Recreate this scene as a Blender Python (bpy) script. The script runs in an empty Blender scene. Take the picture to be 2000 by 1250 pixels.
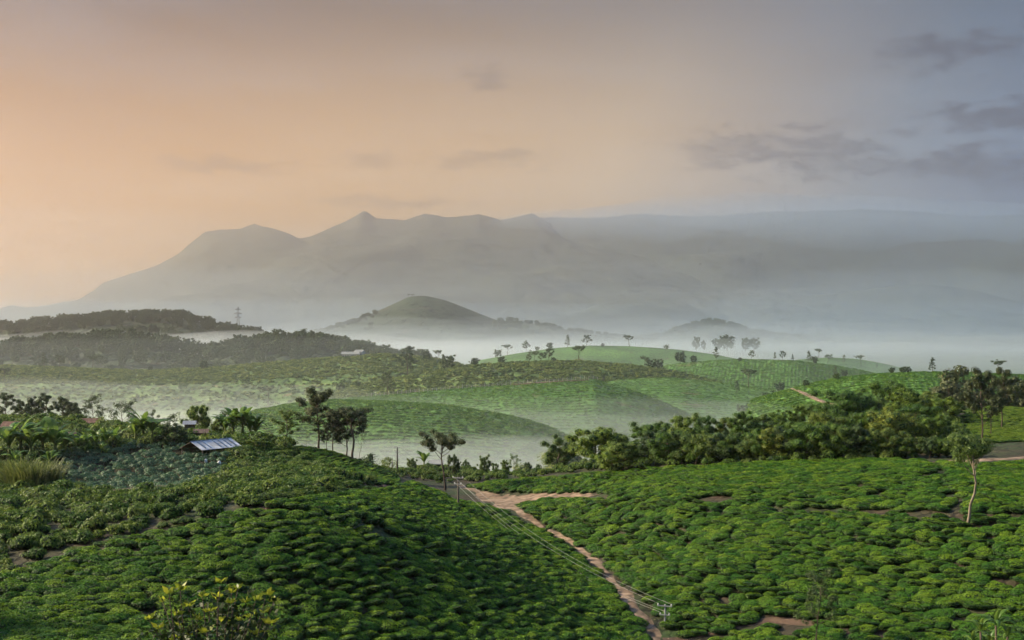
import bpy, bmesh, math, random
import numpy as np
from mathutils import Vector, Matrix, noise as mnoise
R = math.radians
random.seed(7)
RNG = np.random.default_rng(11)
scene = bpy.context.scene
COL = scene.collection

# ------------------------------------------------------------------ camera
F = 2747.0                      # focal length in pixels of a 2000 px wide frame
cam = bpy.data.objects.new("camera", bpy.data.cameras.new("camera"))
COL.objects.link(cam)
cam.location = (0, 0, 0)
cam.rotation_euler = (R(90), 0, 0)
cam.data.sensor_width = 36.0
cam.data.lens = 36.0 * F / 2000.0
cam.data.clip_start = 0.5
cam.data.clip_end = 60000
scene.camera = cam

# ------------------------------------------------------------------ world
SUN_AZ, SUN_EL = R(-80), R(28)          # left of the view, low
SUN = Vector((math.sin(SUN_AZ) * math.cos(SUN_EL), math.cos(SUN_AZ) * math.cos(SUN_EL), math.sin(SUN_EL)))
world = bpy.data.worlds.new("World")
scene.world = world
world.use_nodes = True
def N(nt, typ, **kw):
    n = nt.nodes.new(typ)
    for k, v in kw.items():
        if k.startswith("in_"):
            n.inputs[k[3:].replace("_", " ")].default_value = v
        else:
            setattr(n, k, v)
    return n
def build_world():
    nt = world.node_tree
    nt.nodes.clear()
    L = nt.links.new
    out = N(nt, "ShaderNodeOutputWorld")
    bg = N(nt, "ShaderNodeBackground")
    bg.inputs["Strength"].default_value = 0.14
    sky = N(nt, "ShaderNodeTexSky", sky_type='NISHITA', sun_disc=False)
    sky.sun_elevation = SUN_EL
    sky.sun_rotation = SUN_AZ
    sky.air_density = 1.0
    sky.dust_density = 1.0
    sky.ozone_density = 1.0
    sky.altitude = 900
    # thin veil of high cloud: its brightness and warmth follow the angle to the sun
    tc = N(nt, "ShaderNodeTexCoord")
    dot = N(nt, "ShaderNodeVectorMath", operation='DOT_PRODUCT')
    L(tc.outputs["Generated"], dot.inputs[0])
    dot.inputs[1].default_value = SUN
    ramp = N(nt, "ShaderNodeValToRGB")
    half = N(nt, "ShaderNodeMath", operation='MULTIPLY_ADD'); L(dot.outputs["Value"], half.inputs[0]); half.inputs[1].default_value = 0.5; half.inputs[2].default_value = 0.5
    L(half.outputs[0], ramp.inputs[0])
    VEIL(ramp)
    # streaky cloud layer: project the direction on a flat layer overhead
    sep = N(nt, "ShaderNodeSeparateXYZ"); L(tc.outputs["Generated"], sep.inputs[0])
    zc = N(nt, "ShaderNodeMath", operation='MAXIMUM'); L(sep.outputs["Z"], zc.inputs[0]); zc.inputs[1].default_value = 0.0
    za = N(nt, "ShaderNodeMath", operation='ADD'); L(zc.outputs[0], za.inputs[0]); za.inputs[1].default_value = 0.06
    dx = N(nt, "ShaderNodeMath", operation='DIVIDE'); L(sep.outputs["X"], dx.inputs[0]); L(za.outputs[0], dx.inputs[1])
    dy = N(nt, "ShaderNodeMath", operation='DIVIDE'); L(sep.outputs["Y"], dy.inputs[0]); L(za.outputs[0], dy.inputs[1])
    cx = N(nt, "ShaderNodeCombineXYZ"); L(dx.outputs[0], cx.inputs[0]); L(dy.outputs[0], cx.inputs[1])
    n1 = N(nt, "ShaderNodeTexNoise"); L(cx.outputs[0], n1.inputs["Vector"])
    n1.inputs["Scale"].default_value = 0.55; n1.inputs["Detail"].default_value = 3; n1.inputs["Roughness"].default_value = 0.55
    n1.inputs["Distortion"].default_value = 0.3
    mr = N(nt, "ShaderNodeMapRange"); L(n1.outputs["Fac"], mr.inputs["Value"])
    mr.inputs["From Min"].default_value = 0.35; mr.inputs["From Max"].default_value = 0.70
    mr.inputs["To Min"].default_value = 0.90; mr.inputs["To Max"].default_value = 1.0
    # the veil is thickest, hence brightest, low down
    er = N(nt, "ShaderNodeMapRange", interpolation_type='SMOOTHSTEP'); L(zc.outputs[0], er.inputs["Value"])
    er.inputs["From Min"].default_value = 0.03; er.inputs["From Max"].default_value = 0.26
    er.inputs["To Min"].default_value = 1.12; er.inputs["To Max"].default_value = 0.13
    ve = N(nt, "ShaderNodeVectorMath", operation='SCALE'); L(ramp.outputs[0], ve.inputs[0]); L(er.outputs[0], ve.inputs["Scale"])
    # and thins out overhead, where the clear sky shows
    fz = N(nt, "ShaderNodeMapRange", interpolation_type='SMOOTHSTEP'); L(zc.outputs[0], fz.inputs["Value"])
    fz.inputs["From Min"].default_value = 0.20; fz.inputs["From Max"].default_value = 0.50
    fz.inputs["To Min"].default_value = 1.0; fz.inputs["To Max"].default_value = 0.15
    ff = N(nt, "ShaderNodeMath", operation='MULTIPLY'); L(mr.outputs[0], ff.inputs[0]); L(fz.outputs[0], ff.inputs[1])
    mix = N(nt, "ShaderNodeMixRGB"); L(ff.outputs[0], mix.inputs[0])
    L(sky.outputs[0], mix.inputs[1]); L(ve.outputs[0], mix.inputs[2])
    # small darker clouds: separate soft lumps in the same sky
    nst = N(nt, "ShaderNodeVectorMath", operation='MULTIPLY'); L(tc.outputs["Generated"], nst.inputs[0]); nst.inputs[1].default_value = (1, 1, 2.6)
    nz = N(nt, "ShaderNodeTexNoise"); L(nst.outputs[0], nz.inputs["Vector"])
    nz.inputs["Scale"].default_value = 38; nz.inputs["Detail"].default_value = 5; nz.inputs["Roughness"].default_value = 0.6
    nzm = N(nt, "ShaderNodeVectorMath", operation='SUBTRACT'); L(nz.outputs["Color"], nzm.inputs[0]); nzm.inputs[1].default_value = (.5, .5, .5)
    tot = None
    for (px, py, w, h, a) in CLOUDS:
        d = Vector(((px - 1000) / F, 1, (625 - py) / F)).normalized()
        nzs = N(nt, "ShaderNodeVectorMath", operation='MULTIPLY_ADD'); L(nzm.outputs[0], nzs.inputs[0]); nzs.inputs[1].default_value = (w / F * 2.2, 0, h / F * 4.2)
        L(tc.outputs["Generated"], nzs.inputs[2])
        sub = N(nt, "ShaderNodeVectorMath", operation='SUBTRACT'); L(nzs.outputs[0], sub.inputs[0]); sub.inputs[1].default_value = d
        scv = N(nt, "ShaderNodeVectorMath", operation='MULTIPLY'); L(sub.outputs[0], scv.inputs[0]); scv.inputs[1].default_value = (F / w, 0.6, F / h)
        ln = N(nt, "ShaderNodeVectorMath", operation='LENGTH'); L(scv.outputs[0], ln.inputs[0])
        m = N(nt, "ShaderNodeMapRange", interpolation_type='SMOOTHSTEP'); L(ln.outputs["Value"], m.inputs["Value"])
        m.inputs["From Min"].default_value = 0.15; m.inputs["From Max"].default_value = 1.2
        m.inputs["To Min"].default_value = a; m.inputs["To Max"].default_value = 0.0
        if tot is None: tot = m.outputs[0]
        else:
            ad = N(nt, "ShaderNodeMath", operation='MAXIMUM'); L(tot, ad.inputs[0]); L(m.outputs[0], ad.inputs[1]); tot = ad.outputs[0]
    mx = N(nt, "ShaderNodeMixRGB"); L(tot, mx.inputs[0]); L(mix.outputs[0], mx.inputs[1]); mx.inputs[2].default_value = CLOUD_COL
    L(mx.outputs[0], bg.inputs[0])
    L(bg.outputs[0], out.inputs[0])
def VEIL(r):            # position 0.5 is at right angles to the sun
    e = r.color_ramp.elements
    e[0].position = 0.20; e[0].color = (0.20, 0.45, 1.10, 1)
    e[1].position = 0.97; e[1].color = (4.2, 1.9, 0.35, 1)
    for p, c in ((0.42, (0.20, 0.42, 0.95, 1)), (0.49, (0.88, 0.94, 1.05, 1)), (0.57, (2.95, 1.98, 0.98, 1)), (0.66, (2.85, 1.45, 0.27, 1)), (0.73, (2.5, 1.08, 0.08, 1)), (0.85, (3.0, 1.3, 0.15, 1))):
        k = e.new(p); k.color = c
CLOUD_COL = (0.18, 0.15, 0.19, 1)
CLOUDS = [(1860, 95, 140, 40, 0.75), (1950, 225, 130, 30, 0.85), (1540, 300, 260, 46, 0.6), (1420, 285, 120, 20, .4), (1690, 328, 150, 20, .5),
          (1900, 318, 180, 32, 0.8), (430, 324, 130, 18, 0.35), (960, 308, 130, 22, 0.35), (1980, 355, 60, 20, .5),
          (950, 150, 60, 26, 0.35), (760, 395, 170, 14, 0.3), (720, 315, 70, 18, 0.3)]
build_world()

# ------------------------------------------------------------------ sun
sl = bpy.data.lights.new("sun", 'SUN')
sl.energy = 4.8
sl.angle = R(3.0)
sl.color = (1.0, 0.83, 0.57)
so = bpy.data.objects.new("sun", sl)
COL.objects.link(so)
so.rotation_euler = SUN.to_track_quat('Z', 'Y').to_euler()

vs = scene.view_settings
scene.display_settings.display_device = 'sRGB'
vs.view_transform = 'Standard'; vs.look = 'None'; vs.gamma = 1.0; vs.use_curve_mapping = False
vs.exposure = 1.28
cy = scene.cycles
cy.use_denoising = True
cy.max_bounces = 6; cy.diffuse_bounces = 2; cy.glossy_bounces = 1; cy.transmission_bounces = 3
cy.volume_bounces = 3
cy.transparent_max_bounces = 128
cy.use_adaptive_sampling = True; cy.adaptive_threshold = 0.03; cy.adaptive_min_samples = 24
cy.sample_clamp_indirect = 4.0

# ------------------------------------------------------------------ helpers
def P(px, py, d):
    return Vector(((px - 1000) / F * d, d, (625 - py) / F * d))
def tag(o, label=None, cat=None, group=None, kind=None):
    if label: o["label"] = label
    if cat: o["category"] = cat
    if group: o["group"] = group
    if kind: o["kind"] = kind
    return o
def mesh_np(name, co, faces, mats=(), mat_idx=None, smooth=False):
    """co (n,3); faces: list of arrays (m,3) or (m,4)"""
    me = bpy.data.meshes.new(name)
    co = np.asarray(co, dtype=np.float32)
    me.vertices.add(len(co)); me.vertices.foreach_set("co", co.ravel())
    fl = [np.asarray(f, dtype=np.int32) for f in faces if len(f)]
    loops = np.concatenate([f.ravel() for f in fl])
    sizes = np.concatenate([np.full(len(f), f.shape[1], dtype=np.int32) for f in fl])
    me.loops.add(len(loops)); me.loops.foreach_set("vertex_index", loops)
    me.polygons.add(len(sizes))
    me.polygons.foreach_set("loop_start", np.concatenate([[0], np.cumsum(sizes)[:-1]]).astype(np.int32))
    if mat_idx is not None: me.polygons.foreach_set("material_index", np.asarray(mat_idx, dtype=np.int32))
    me.polygons.foreach_set("use_smooth", np.full(len(sizes), smooth))
    for m in mats: me.materials.append(m)
    me.update(calc_edges=True); me.validate()
    return me
def obj(name, me, parent=None, loc=None, rot=None, scale=None):
    o = bpy.data.objects.new(name, me)
    COL.objects.link(o)
    if parent: o.parent = parent
    if loc is not None: o.location = loc
    if rot is not None: o.rotation_euler = rot
    if scale is not None: o.scale = scale if hasattr(scale, "__len__") else (scale,) * 3
    return o
def empty(name, loc, rz=0, scale=1):
    o = bpy.data.objects.new(name, None); COL.objects.link(o)
    o.empty_display_size = 0.2
    o.location = loc; o.rotation_euler = (0, 0, rz)
    o.scale = scale if hasattr(scale, "__len__") else (scale,) * 3
    return o
def vnoise(x, y, seed=0):
    """cheap smooth value noise on arrays, -1..1"""
    xi = np.floor(x).astype(np.int64); yi = np.floor(y).astype(np.int64)
    fx = x - xi; fy = y - yi
    fx = fx * fx * (3 - 2 * fx); fy = fy * fy * (3 - 2 * fy)
    def h(a, b):
        v = np.sin(a * 127.1 + b * 311.7 + seed * 74.7) * 43758.5453
        return (v - np.floor(v)) * 2 - 1
    return (h(xi, yi) * (1 - fx) + h(xi + 1, yi) * fx) * (1 - fy) + (h(xi, yi + 1) * (1 - fx) + h(xi + 1, yi + 1) * fx) * fy
def fbm(x, y, seed=0, oct=4):
    s = 0; a = 1; t = 0
    for i in range(oct):
        s = s + a * vnoise(x * 2 ** i + 13 * i, y * 2 ** i - 7 * i, seed + i); t += a; a *= 0.5
    return s / t
def grid_faces(nu, nv):
    i = np.arange(nu - 1)[:, None] * nv + np.arange(nv - 1)[None, :]
    i = i.ravel()
    return np.stack([i, i + nv, i + nv + 1, i + 1], 1)

# ------------------------------------------------------------------ materials
def new_mat(name):
    m = bpy.data.materials.new(name); m.use_nodes = True
    nt = m.node_tree; b = nt.nodes["Principled BSDF"]
    b.inputs["Specular IOR Level"].default_value = 0.25
    return m, nt, b
def plain(name, col, rough=0.8, metal=0.0, noise_scale=None, amount=0.25, bump=0.0):
    m, nt, b = new_mat(name)
    b.inputs["Roughness"].default_value = rough; b.inputs["Metallic"].default_value = metal
    L = nt.links.new
    if noise_scale:
        tc = N(nt, "ShaderNodeTexCoord")
        n = N(nt, "ShaderNodeTexNoise"); L(tc.outputs["Object"], n.inputs["Vector"])
        n.inputs["Scale"].default_value = noise_scale; n.inputs["Detail"].default_value = 5
        r = N(nt, "ShaderNodeMapRange"); L(n.outputs["Fac"], r.inputs["Value"])
        r.inputs["From Min"].default_value = .3; r.inputs["From Max"].default_value = .7
        r.inputs["To Min"].default_value = 1 - amount; r.inputs["To Max"].default_value = 1 + amount
        mx = N(nt, "ShaderNodeVectorMath", operation='SCALE'); mx.inputs[0].default_value = col[:3]
        L(r.outputs[0], mx.inputs["Scale"]); L(mx.outputs[0], b.inputs["Base Color"])
        if bump:
            bp = N(nt, "ShaderNodeBump"); bp.inputs["Strength"].default_value = bump; bp.inputs["Distance"].default_value = 0.05
            L(n.outputs["Fac"], bp.inputs["Height"]); L(bp.outputs[0], b.inputs["Normal"])
    else:
        b.inputs["Base Color"].default_value = (*col[:3], 1)
    return m
def leaf_mat(name, dark, light, trans=0.35, rough=0.5, obj_var=0.25, patch=0.0):
    """leaf colour varies leaf by leaf and plant by plant; light passes through"""
    m, nt, b = new_mat(name); L = nt.links.new
    geo = N(nt, "ShaderNodeNewGeometry"); oi = N(nt, "ShaderNodeObjectInfo")
    mix = N(nt, "ShaderNodeMixRGB"); mix.inputs[1].default_value = (*dark, 1); mix.inputs[2].default_value = (*light, 1)
    L(geo.outputs["Random Per Island"], mix.inputs[0])
    r = N(nt, "ShaderNodeMapRange"); L(oi.outputs["Random"], r.inputs["Value"])
    r.inputs["To Min"].default_value = 1 - obj_var; r.inputs["To Max"].default_value = 1 + obj_var
    hs = N(nt, "ShaderNodeHueSaturation"); L(mix.outputs[0], hs.inputs["Color"]); L(r.outputs[0], hs.inputs["Value"])
    rh = N(nt, "ShaderNodeMapRange"); L(oi.outputs["Random"], rh.inputs["Value"])
    rh.inputs["To Min"].default_value = 0.5 + 0.02 * obj_var / .25; rh.inputs["To Max"].default_value = 0.5 - 0.02 * obj_var / .25
    L(rh.outputs[0], hs.inputs["Hue"])
    colout = hs.outputs[0]
    L(colout, b.inputs["Base Color"]); b.inputs["Roughness"].default_value = rough
    tr = N(nt, "ShaderNodeBsdfTranslucent")
    ts = N(nt, "ShaderNodeHueSaturation"); L(colout, ts.inputs["Color"]); ts.inputs["Value"].default_value = 1.3; ts.inputs["Hue"].default_value = 0.485
    L(ts.outputs[0], tr.inputs[0])
    ms = N(nt, "ShaderNodeMixShader"); ms.inputs[0].default_value = trans
    L(b.outputs[0], ms.inputs[1]); L(tr.outputs[0], ms.inputs[2])
    L(ms.outputs[0], nt.nodes["Material Output"].inputs[0])
    return m
def hill_mat(name, cols, scale=0.05, cell=0.45, stretch=(1, 1, 1), bump=0.6, dist=0.6, soil=(0.10, 0.06, 0.035), soil_amt=0.12, rows=None):
    """bush rows too far away to tell apart: cells of green with darker gaps and patches"""
    m, nt, b = new_mat(name); L = nt.links.new
    b.inputs["Roughness"].default_value = 0.85
    tc = N(nt, "ShaderNodeTexCoord")
    n = N(nt, "ShaderNodeTexNoise"); L(tc.outputs["Object"], n.inputs["Vector"]); n.inputs["Scale"].default_value = scale; n.inputs["Detail"].default_value = 6
    cr = N(nt, "ShaderNodeValToRGB"); L(n.outputs["Fac"], cr.inputs[0])
    e = cr.color_ramp.elements
    e[0].position = .33; e[0].color = (*cols[0], 1); e[1].position = .68; e[1].color = (*cols[-1], 1)
    if len(cols) > 2: k = e.new(.5); k.color = (*cols[1], 1)
    mp = N(nt, "ShaderNodeMapping"); L(tc.outputs["Object"], mp.inputs[0]); mp.inputs["Scale"].default_value = stretch
    v = N(nt, "ShaderNodeTexVoronoi", feature='F1'); L(mp.outputs[0], v.inputs["Vector"]); v.inputs["Scale"].default_value = cell
    v.inputs["Randomness"].default_value = 0.9
    gap = N(nt, "ShaderNodeMapRange"); L(v.outputs["Distance"], gap.inputs["Value"])
    gap.inputs["From Min"].default_value = 0.45; gap.inputs["From Max"].default_value = 0.85; gap.inputs["To Min"].default_value = 1; gap.inputs["To Max"].default_value = 0.35
    n3 = N(nt, "ShaderNodeTexNoise"); L(tc.outputs["Object"], n3.inputs["Vector"]); n3.inputs["Scale"].default_value = 0.35; n3.inputs["Detail"].default_value = 4
    n3r = N(nt, "ShaderNodeMapRange"); L(n3.outputs["Fac"], n3r.inputs["Value"]); n3r.inputs["To Min"].default_value = .55; n3r.inputs["To Max"].default_value = 1.45
    mg = N(nt, "ShaderNodeMath", operation='MULTIPLY'); L(gap.outputs[0], mg.inputs[0]); L(n3r.outputs[0], mg.inputs[1])
    fac = mg.outputs[0]
    hgt = None
    if rows:                              # planted rows with furrows between
        wv = N(nt, "ShaderNodeTexWave", wave_type='BANDS', bands_direction='X'); 
        mp2 = N(nt, "ShaderNodeMapping"); L(tc.outputs["Object"], mp2.inputs[0]); mp2.inputs["Rotation"].default_value = (0, 0, rows[1])
        L(mp2.outputs[0], wv.inputs["Vector"]); wv.inputs["Scale"].default_value = rows[0]; wv.inputs["Distortion"].default_value = 2.5
        wv.inputs["Detail"].default_value = 2; wv.inputs["Detail Scale"].default_value = 0.3
        wr = N(nt, "ShaderNodeMapRange"); L(wv.outputs["Fac"], wr.inputs["Value"]); wr.inputs["To Min"].default_value = rows[2]; wr.inputs["To Max"].default_value = 1.1
        mw = N(nt, "ShaderNodeMath", operation='MULTIPLY'); L(fac, mw.inputs[0]); L(wr.outputs[0], mw.inputs[1]); fac = mw.outputs[0]
    sc = N(nt, "ShaderNodeVectorMath", operation='SCALE'); L(cr.outputs[0], sc.inputs[0]); L(fac, sc.inputs["Scale"])
    sn = N(nt, "ShaderNodeTexNoise"); L(tc.outputs["Object"], sn.inputs["Vector"]); sn.inputs["Scale"].default_value = scale * 2.3; sn.inputs["Detail"].default_value = 7
    sm = N(nt, "ShaderNodeMapRange"); L(sn.outputs["Fac"], sm.inputs["Value"]); sm.inputs["From Min"].default_value = .62; sm.inputs["From Max"].default_value = .70
    sm.inputs["To Max"].default_value = min(1, soil_amt * 5)
    ms = N(nt, "ShaderNodeMixRGB"); L(sm.outputs[0], ms.inputs[0]); L(sc.outputs[0], ms.inputs[1]); ms.inputs[2].default_value = (*soil, 1)
    L(ms.outputs[0], b.inputs["Base Color"])
    bp = N(nt, "ShaderNodeBump"); bp.inputs["Strength"].default_value = bump; bp.inputs["Distance"].default_value = dist
    L(fac, bp.inputs["Height"]); L(bp.outputs[0], b.inputs["Normal"])
    return m
def mountain_mat(name, a, c):
    m, nt, b = new_mat(name); L = nt.links.new
    b.inputs["Roughness"].default_value = 0.95
    tc = N(nt, "ShaderNodeTexCoord")
    n = N(nt, "ShaderNodeTexNoise"); L(tc.outputs["Object"], n.inputs["Vector"]); n.inputs["Scale"].default_value = 0.004; n.inputs["Detail"].default_value = 8
    mx = N(nt, "ShaderNodeMixRGB"); L(n.outputs["Fac"], mx.inputs[0]); mx.inputs[1].default_value = (*a, 1); mx.inputs[2].default_value = (*c, 1)
    L(mx.outputs[0], b.inputs["Base Color"])
    return m

M = {}
M["tea_hill"] = hill_mat("tea_hill", [(0.030, 0.085, 0.012), (0.055, 0.14, 0.020), (0.085, 0.19, 0.028)], 0.03, 0.55, (1, .6, 1))
M["row_hill"] = hill_mat("row_hill", [(0.038, 0.100, 0.014), (0.065, 0.16, 0.022), (0.09, 0.20, 0.03)], 0.025, 0.5, (1, .6, 1), rows=(0.16, R(12), 0.68))
M["scrub_hill"] = hill_mat("scrub_hill", [(0.05, 0.095, 0.02), (0.08, 0.145, 0.03), (0.13, 0.19, 0.045)], 0.04, 0.28, (1, .5, 1), bump=1.0, dist=1.2, soil=(0.14, 0.09, 0.05), soil_amt=0.15)
M["forest_floor"] = hill_mat("forest_floor", [(0.018, 0.035, 0.014), (0.03, 0.055, 0.02)], 0.02, 0.12, bump=1.0, dist=4)
M["far_hill"] = hill_mat("far_hill", [(0.025, 0.045, 0.02), (0.04, 0.07, 0.03)], 0.006, 0.05, bump=1.0, dist=8)
M["mountain"] = mountain_mat("mountain", (0.03, 0.045, 0.03), (0.07, 0.075, 0.05))
M["plain"] = hill_mat("plain", [(0.03, 0.06, 0.02), (0.06, 0.09, 0.03)], 0.004, 0.03, bump=0.3, dist=2)

# ------------------------------------------------------------------ near terrain: thin plate spline through surveyed points
CTRL = [  # (px, py, distance)
 (-300,1250,68),(0,1250,72),(300,1250,75),(600,1250,80),(900,1250,86),(1150,1250,93),(1275,1250,98),(1400,1250,97),(1600,1250,94),(1800,1250,92),(2000,1250,90),(2300,1250,87),
 (-300,1200,76),(0,1135,85),(300,1048,92),(430,1020,94),(560,988,97),(680,972,112),(770,952,141),
 (400,1100,87),(600,1100,89),(800,1100,95),(1000,1100,111),(200,1180,80),(1100,1180,102),
 (700,1020,99),(800,1000,116),(900,1040,121),(900,990,148),(860,970,160),(1000,1050,125),
 (1130,1085,126),(1200,1150,112),(1060,1040,139),(1000,1000,158),(960,975,172),(920,955,182),
 (-200,1060,95),(0,1020,100),(150,1000,104),(300,990,106),(450,965,112),(600,948,126),(700,940,150),
 (-200,975,155),(100,965,158),(300,962,158),(440,945,160),
 (-300,880,190),(0,880,182),(100,876,183),(300,872,184),(420,868,190),(520,885,186),
 (580,876,196),(610,879,197),(640,884,197),(670,892,198),(700,905,199),(760,928,202),(650,925,165),(730,945,160),
 (870,956,192),(930,948,205),(860,925,250),(950,930,235),(1050,925,222),(780,935,245),
 (1000,950,176),(1100,972,160),(1200,930,163),(1050,985,150),(1150,985,140),(1170,968,156),
 (1300,1000,128),(1450,1000,124),(1600,1005,119),(1800,1015,112),(2000,1018,108),(2300,1022,104),
 (1400,1120,107),(1600,1120,106),(1800,1120,103),(2000,1120,100),(1300,1120,110),
 (1300,915,158),(1500,908,148),(1700,902,142),(1850,898,139),(2000,895,138),(2300,895,135),
 (1500,850,185),(1700,820,192),(1850,815,185),(1300,880,190),
 (1920,869,152),(2000,868,150),(2300,866,148),(1955,838,172),(2000,800,200),(1880,795,205),(2300,800,198),(2100,830,175),
]
XYZ = np.array([P(*c) for c in CTRL])
EXTRA = np.array([  # ground out of view: the rise the camera stands on, and the slopes behind the crests
 (0,-12,-1.7),(-15,0,-1.8),(15,0,-1.9),(0,14,-5.0),(-20,25,-9.5),(0,30,-10.5),(20,28,-10),(-30,45,-13.0),(0,50,-15.5),(28,48,-15),
 (-60,20,-8),(60,20,-9),(-90,60,-12),(90,60,-14),(-100,110,-14),(110,110,-8),
 (-140,190,-17),(-88,240,-18.5),(-62,246,-21),(-30,250,-38),(-130,260,-20),(-15,300,-37),(10,300,-37),(30,260,-36),(60,250,-33),(90,260,-27),(130,250,-22),(150,190,-10),(120,150,-9),
 (-100,330,-47),(-40,330,-47),(20,340,-46),(80,330,-45),(140,330,-42)])
TP = np.concatenate([XYZ, EXTRA])
FLOOR = -48.0
def _tps_fit(p, lam=4.0):
    n = len(p); d = np.linalg.norm(p[:, None, :2] - p[None, :, :2], axis=2)
    K = np.where(d > 0, d * d * np.log(d + 1e-9), 0) + lam * np.eye(n)
    Q = np.hstack([np.ones((n, 1)), p[:, :2]])
    A = np.block([[K, Q], [Q.T, np.zeros((3, 3))]])
    return np.linalg.solve(A, np.concatenate([p[:, 2], np.zeros(3)]))
TW = _tps_fit(TP)
def ground_z(x, y):
    x = np.atleast_1d(np.asarray(x, float)); y = np.atleast_1d(np.asarray(y, float))
    shp = x.shape; x = x.ravel(); y = y.ravel()
    out = np.empty(len(x))
    for s in range(0, len(x), 20000):
        xs = x[s:s + 20000]; ys = y[s:s + 20000]
        d2 = (xs[:, None] - TP[None, :, 0]) ** 2 + (ys[:, None] - TP[None, :, 1]) ** 2
        out[s:s + 20000] = (0.5 * d2 * np.log(d2 + 1e-9)) @ TW[:-3] + TW[-3] + TW[-2] * xs + TW[-1] * ys
    k = np.clip((y - 250) / 90, 0, 1); k = k * k * (3 - 2 * k)
    kx = np.clip((np.abs(x) - 125) / 60, 0, 1) * np.clip((y - 150) / 80, 0, 1)
    k = np.maximum(k, kx)
    out = out * (1 - k) + (FLOOR - 1) * k
    out += 0.18 * fbm(x / 7, y / 7, 3, 3) * np.clip(y / 60, 0, 1)
    return out.reshape(shp)
def gz(x, y): return float(ground_z([x], [y])[0])
def hit(px, py, d0=55, d1=330):
    """where the line of sight through a pixel meets the near ground"""
    d = np.arange(d0, d1, 0.4)
    g = ground_z((px - 1000) / F * d, d)
    r = (625 - py) / F * d
    k = np.nonzero(r < g)[0]
    i = k[0] if len(k) else len(d) - 1
    return Vector(((px - 1000) / F * d[i], d[i], g[i]))
def to_px(x, y, z): return 1000 + F * x / y, 625 - F * z / y

def build_near_ground():
    xs = np.arange(-190, 191, 1.25); ys = np.arange(-40, 345, 1.25)
    X, Y = np.meshgrid(xs, ys, indexing='ij')
    Z = ground_z(X, Y)
    me = mesh_np("ground", np.stack([X.ravel(), Y.ravel(), Z.ravel()], 1), [grid_faces(len(xs), len(ys))], [M["soil"]], smooth=True)
    return tag(obj("ground", me), kind="structure")

# ------------------------------------------------------------------ hills: crest lines with their own distance
HILLS = {}
def hill(name, crest, d, front, back, mat, amp=0.4, wav=25, floor=FLOOR - 4, ncol=220, nrow=70, sharp=1.0, seed=0, ends=70, smooth_px=8, rough=0):
    c = np.array([(q[0], q[1], q[2] if len(q) > 2 else d) for q in crest], float)
    zc = (625 - c[:, 1]) / F * c[:, 2]
    px = np.concatenate([[c[0, 0] - ends], c[:, 0], [c[-1, 0] + ends]])
    zz = np.concatenate([[floor], zc, [floor]]); dd = np.concatenate([[c[0, 2]], c[:, 2], [c[-1, 2]]])
    u = np.linspace(px[0], px[-1], ncol)
    zi = np.interp(u, px, zz); di = np.interp(u, px, dd)
    k = max(1, int(smooth_px / (u[1] - u[0])))
    if k > 1:
        ker = np.hanning(k * 2 + 3)[1:-1]; ker /= ker.sum(); pad = len(ker) // 2
        zi = np.convolve(np.pad(zi, pad, mode='edge'), ker, mode='valid'); di = np.convolve(np.pad(di, pad, mode='edge'), ker, mode='valid')
    t = np.concatenate([np.linspace(-1, 0, nrow * 2 // 3) , np.linspace(0, 1, nrow - nrow * 2 // 3 + 1)[1:]])
    off = np.where(t < 0, t * front, t * back)
    az = np.arctan2((u - 1000) / F, 1)
    rr = di / np.cos(az)
    Rm = rr[:, None] + off[None, :]
    X = Rm * np.sin(az)[:, None]; Y = Rm * np.cos(az)[:, None]
    g = np.cos(np.clip(np.abs(t), 0, 1) * np.pi / 2) ** 2
    g = g ** sharp
    if rough:                             # spurs fade into broad flanks away from the crest
        ker = np.hanning(2 * rough + 3)[1:-1]; ker /= ker.sum(); pad = len(ker) // 2
        zs = np.convolve(np.pad(zi, pad, mode='edge'), ker, mode='valid'); q = np.clip(np.abs(t) * 2.4 - .12, 0, 1)[None, :]
        wu = u[:, None] + 90 * fbm(u[:, None] / 120 + t[None, :] * 2, t[None, :] * 4 + u[:, None] * .002, seed + 3, 3) * np.clip(np.abs(t[None, :]) * 3 - .15, 0, 1)
        zi2 = np.interp(wu, u, zi) * (1 - q) + zs[:, None] * q
    else: zi2 = zi[:, None]
    Z = floor + (zi2 - floor) * g[None, :]
    Z = Z + amp * fbm(X / wav, Y / wav, seed, 5) * (0.25 + 0.75 * (1 - g[None, :])) * np.clip((Z - floor) / 10, 0, 1)
    me = mesh_np(name, np.stack([X.ravel(), Y.ravel(), Z.ravel()], 1), [grid_faces(len(u), len(t))[:, ::-1]], [mat], smooth=True)
    o = tag(obj(name, me), kind="structure")
    return dict(o=o, X=X, Y=Y, Z=Z, u=u, t=t, zi=zi, di=di)

# ------------------------------------------------------------------ plant building blocks
M["soil"] = hill_mat("soil", [(0.048, 0.032, 0.021), (0.036, 0.038, 0.016), (0.028, 0.052, 0.013)], 0.22, 1.6, (1, 1, 1), bump=.8, dist=.15, soil=(0.065, 0.042, 0.028), soil_amt=.12)
M["dirt"] = hill_mat("dirt", [(0.11, 0.074, 0.047), (0.20, 0.142, 0.096), (0.29, 0.215, 0.15)], 0.8, 1.2, (1, 1, 1), bump=.5, dist=.06, soil=(0.05, 0.075, 0.02), soil_amt=.12)
M["dark_dirt"] = plain("dark_dirt", (0.085, 0.055, 0.038), 0.95, 0, 0.6, .35, 0.8)
M["tea_hill_light"] = hill_mat("tea_hill_light", [(0.045, 0.12, 0.02), (0.065, 0.16, 0.026), (0.095, 0.20, 0.035)], 0.03, 0.5, (1, .6, 1))
M["tea"] = leaf_mat("tea", (0.036, 0.112, 0.004), (0.112, 0.225, 0.008), 0.25, 0.6, 0.34)
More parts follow.
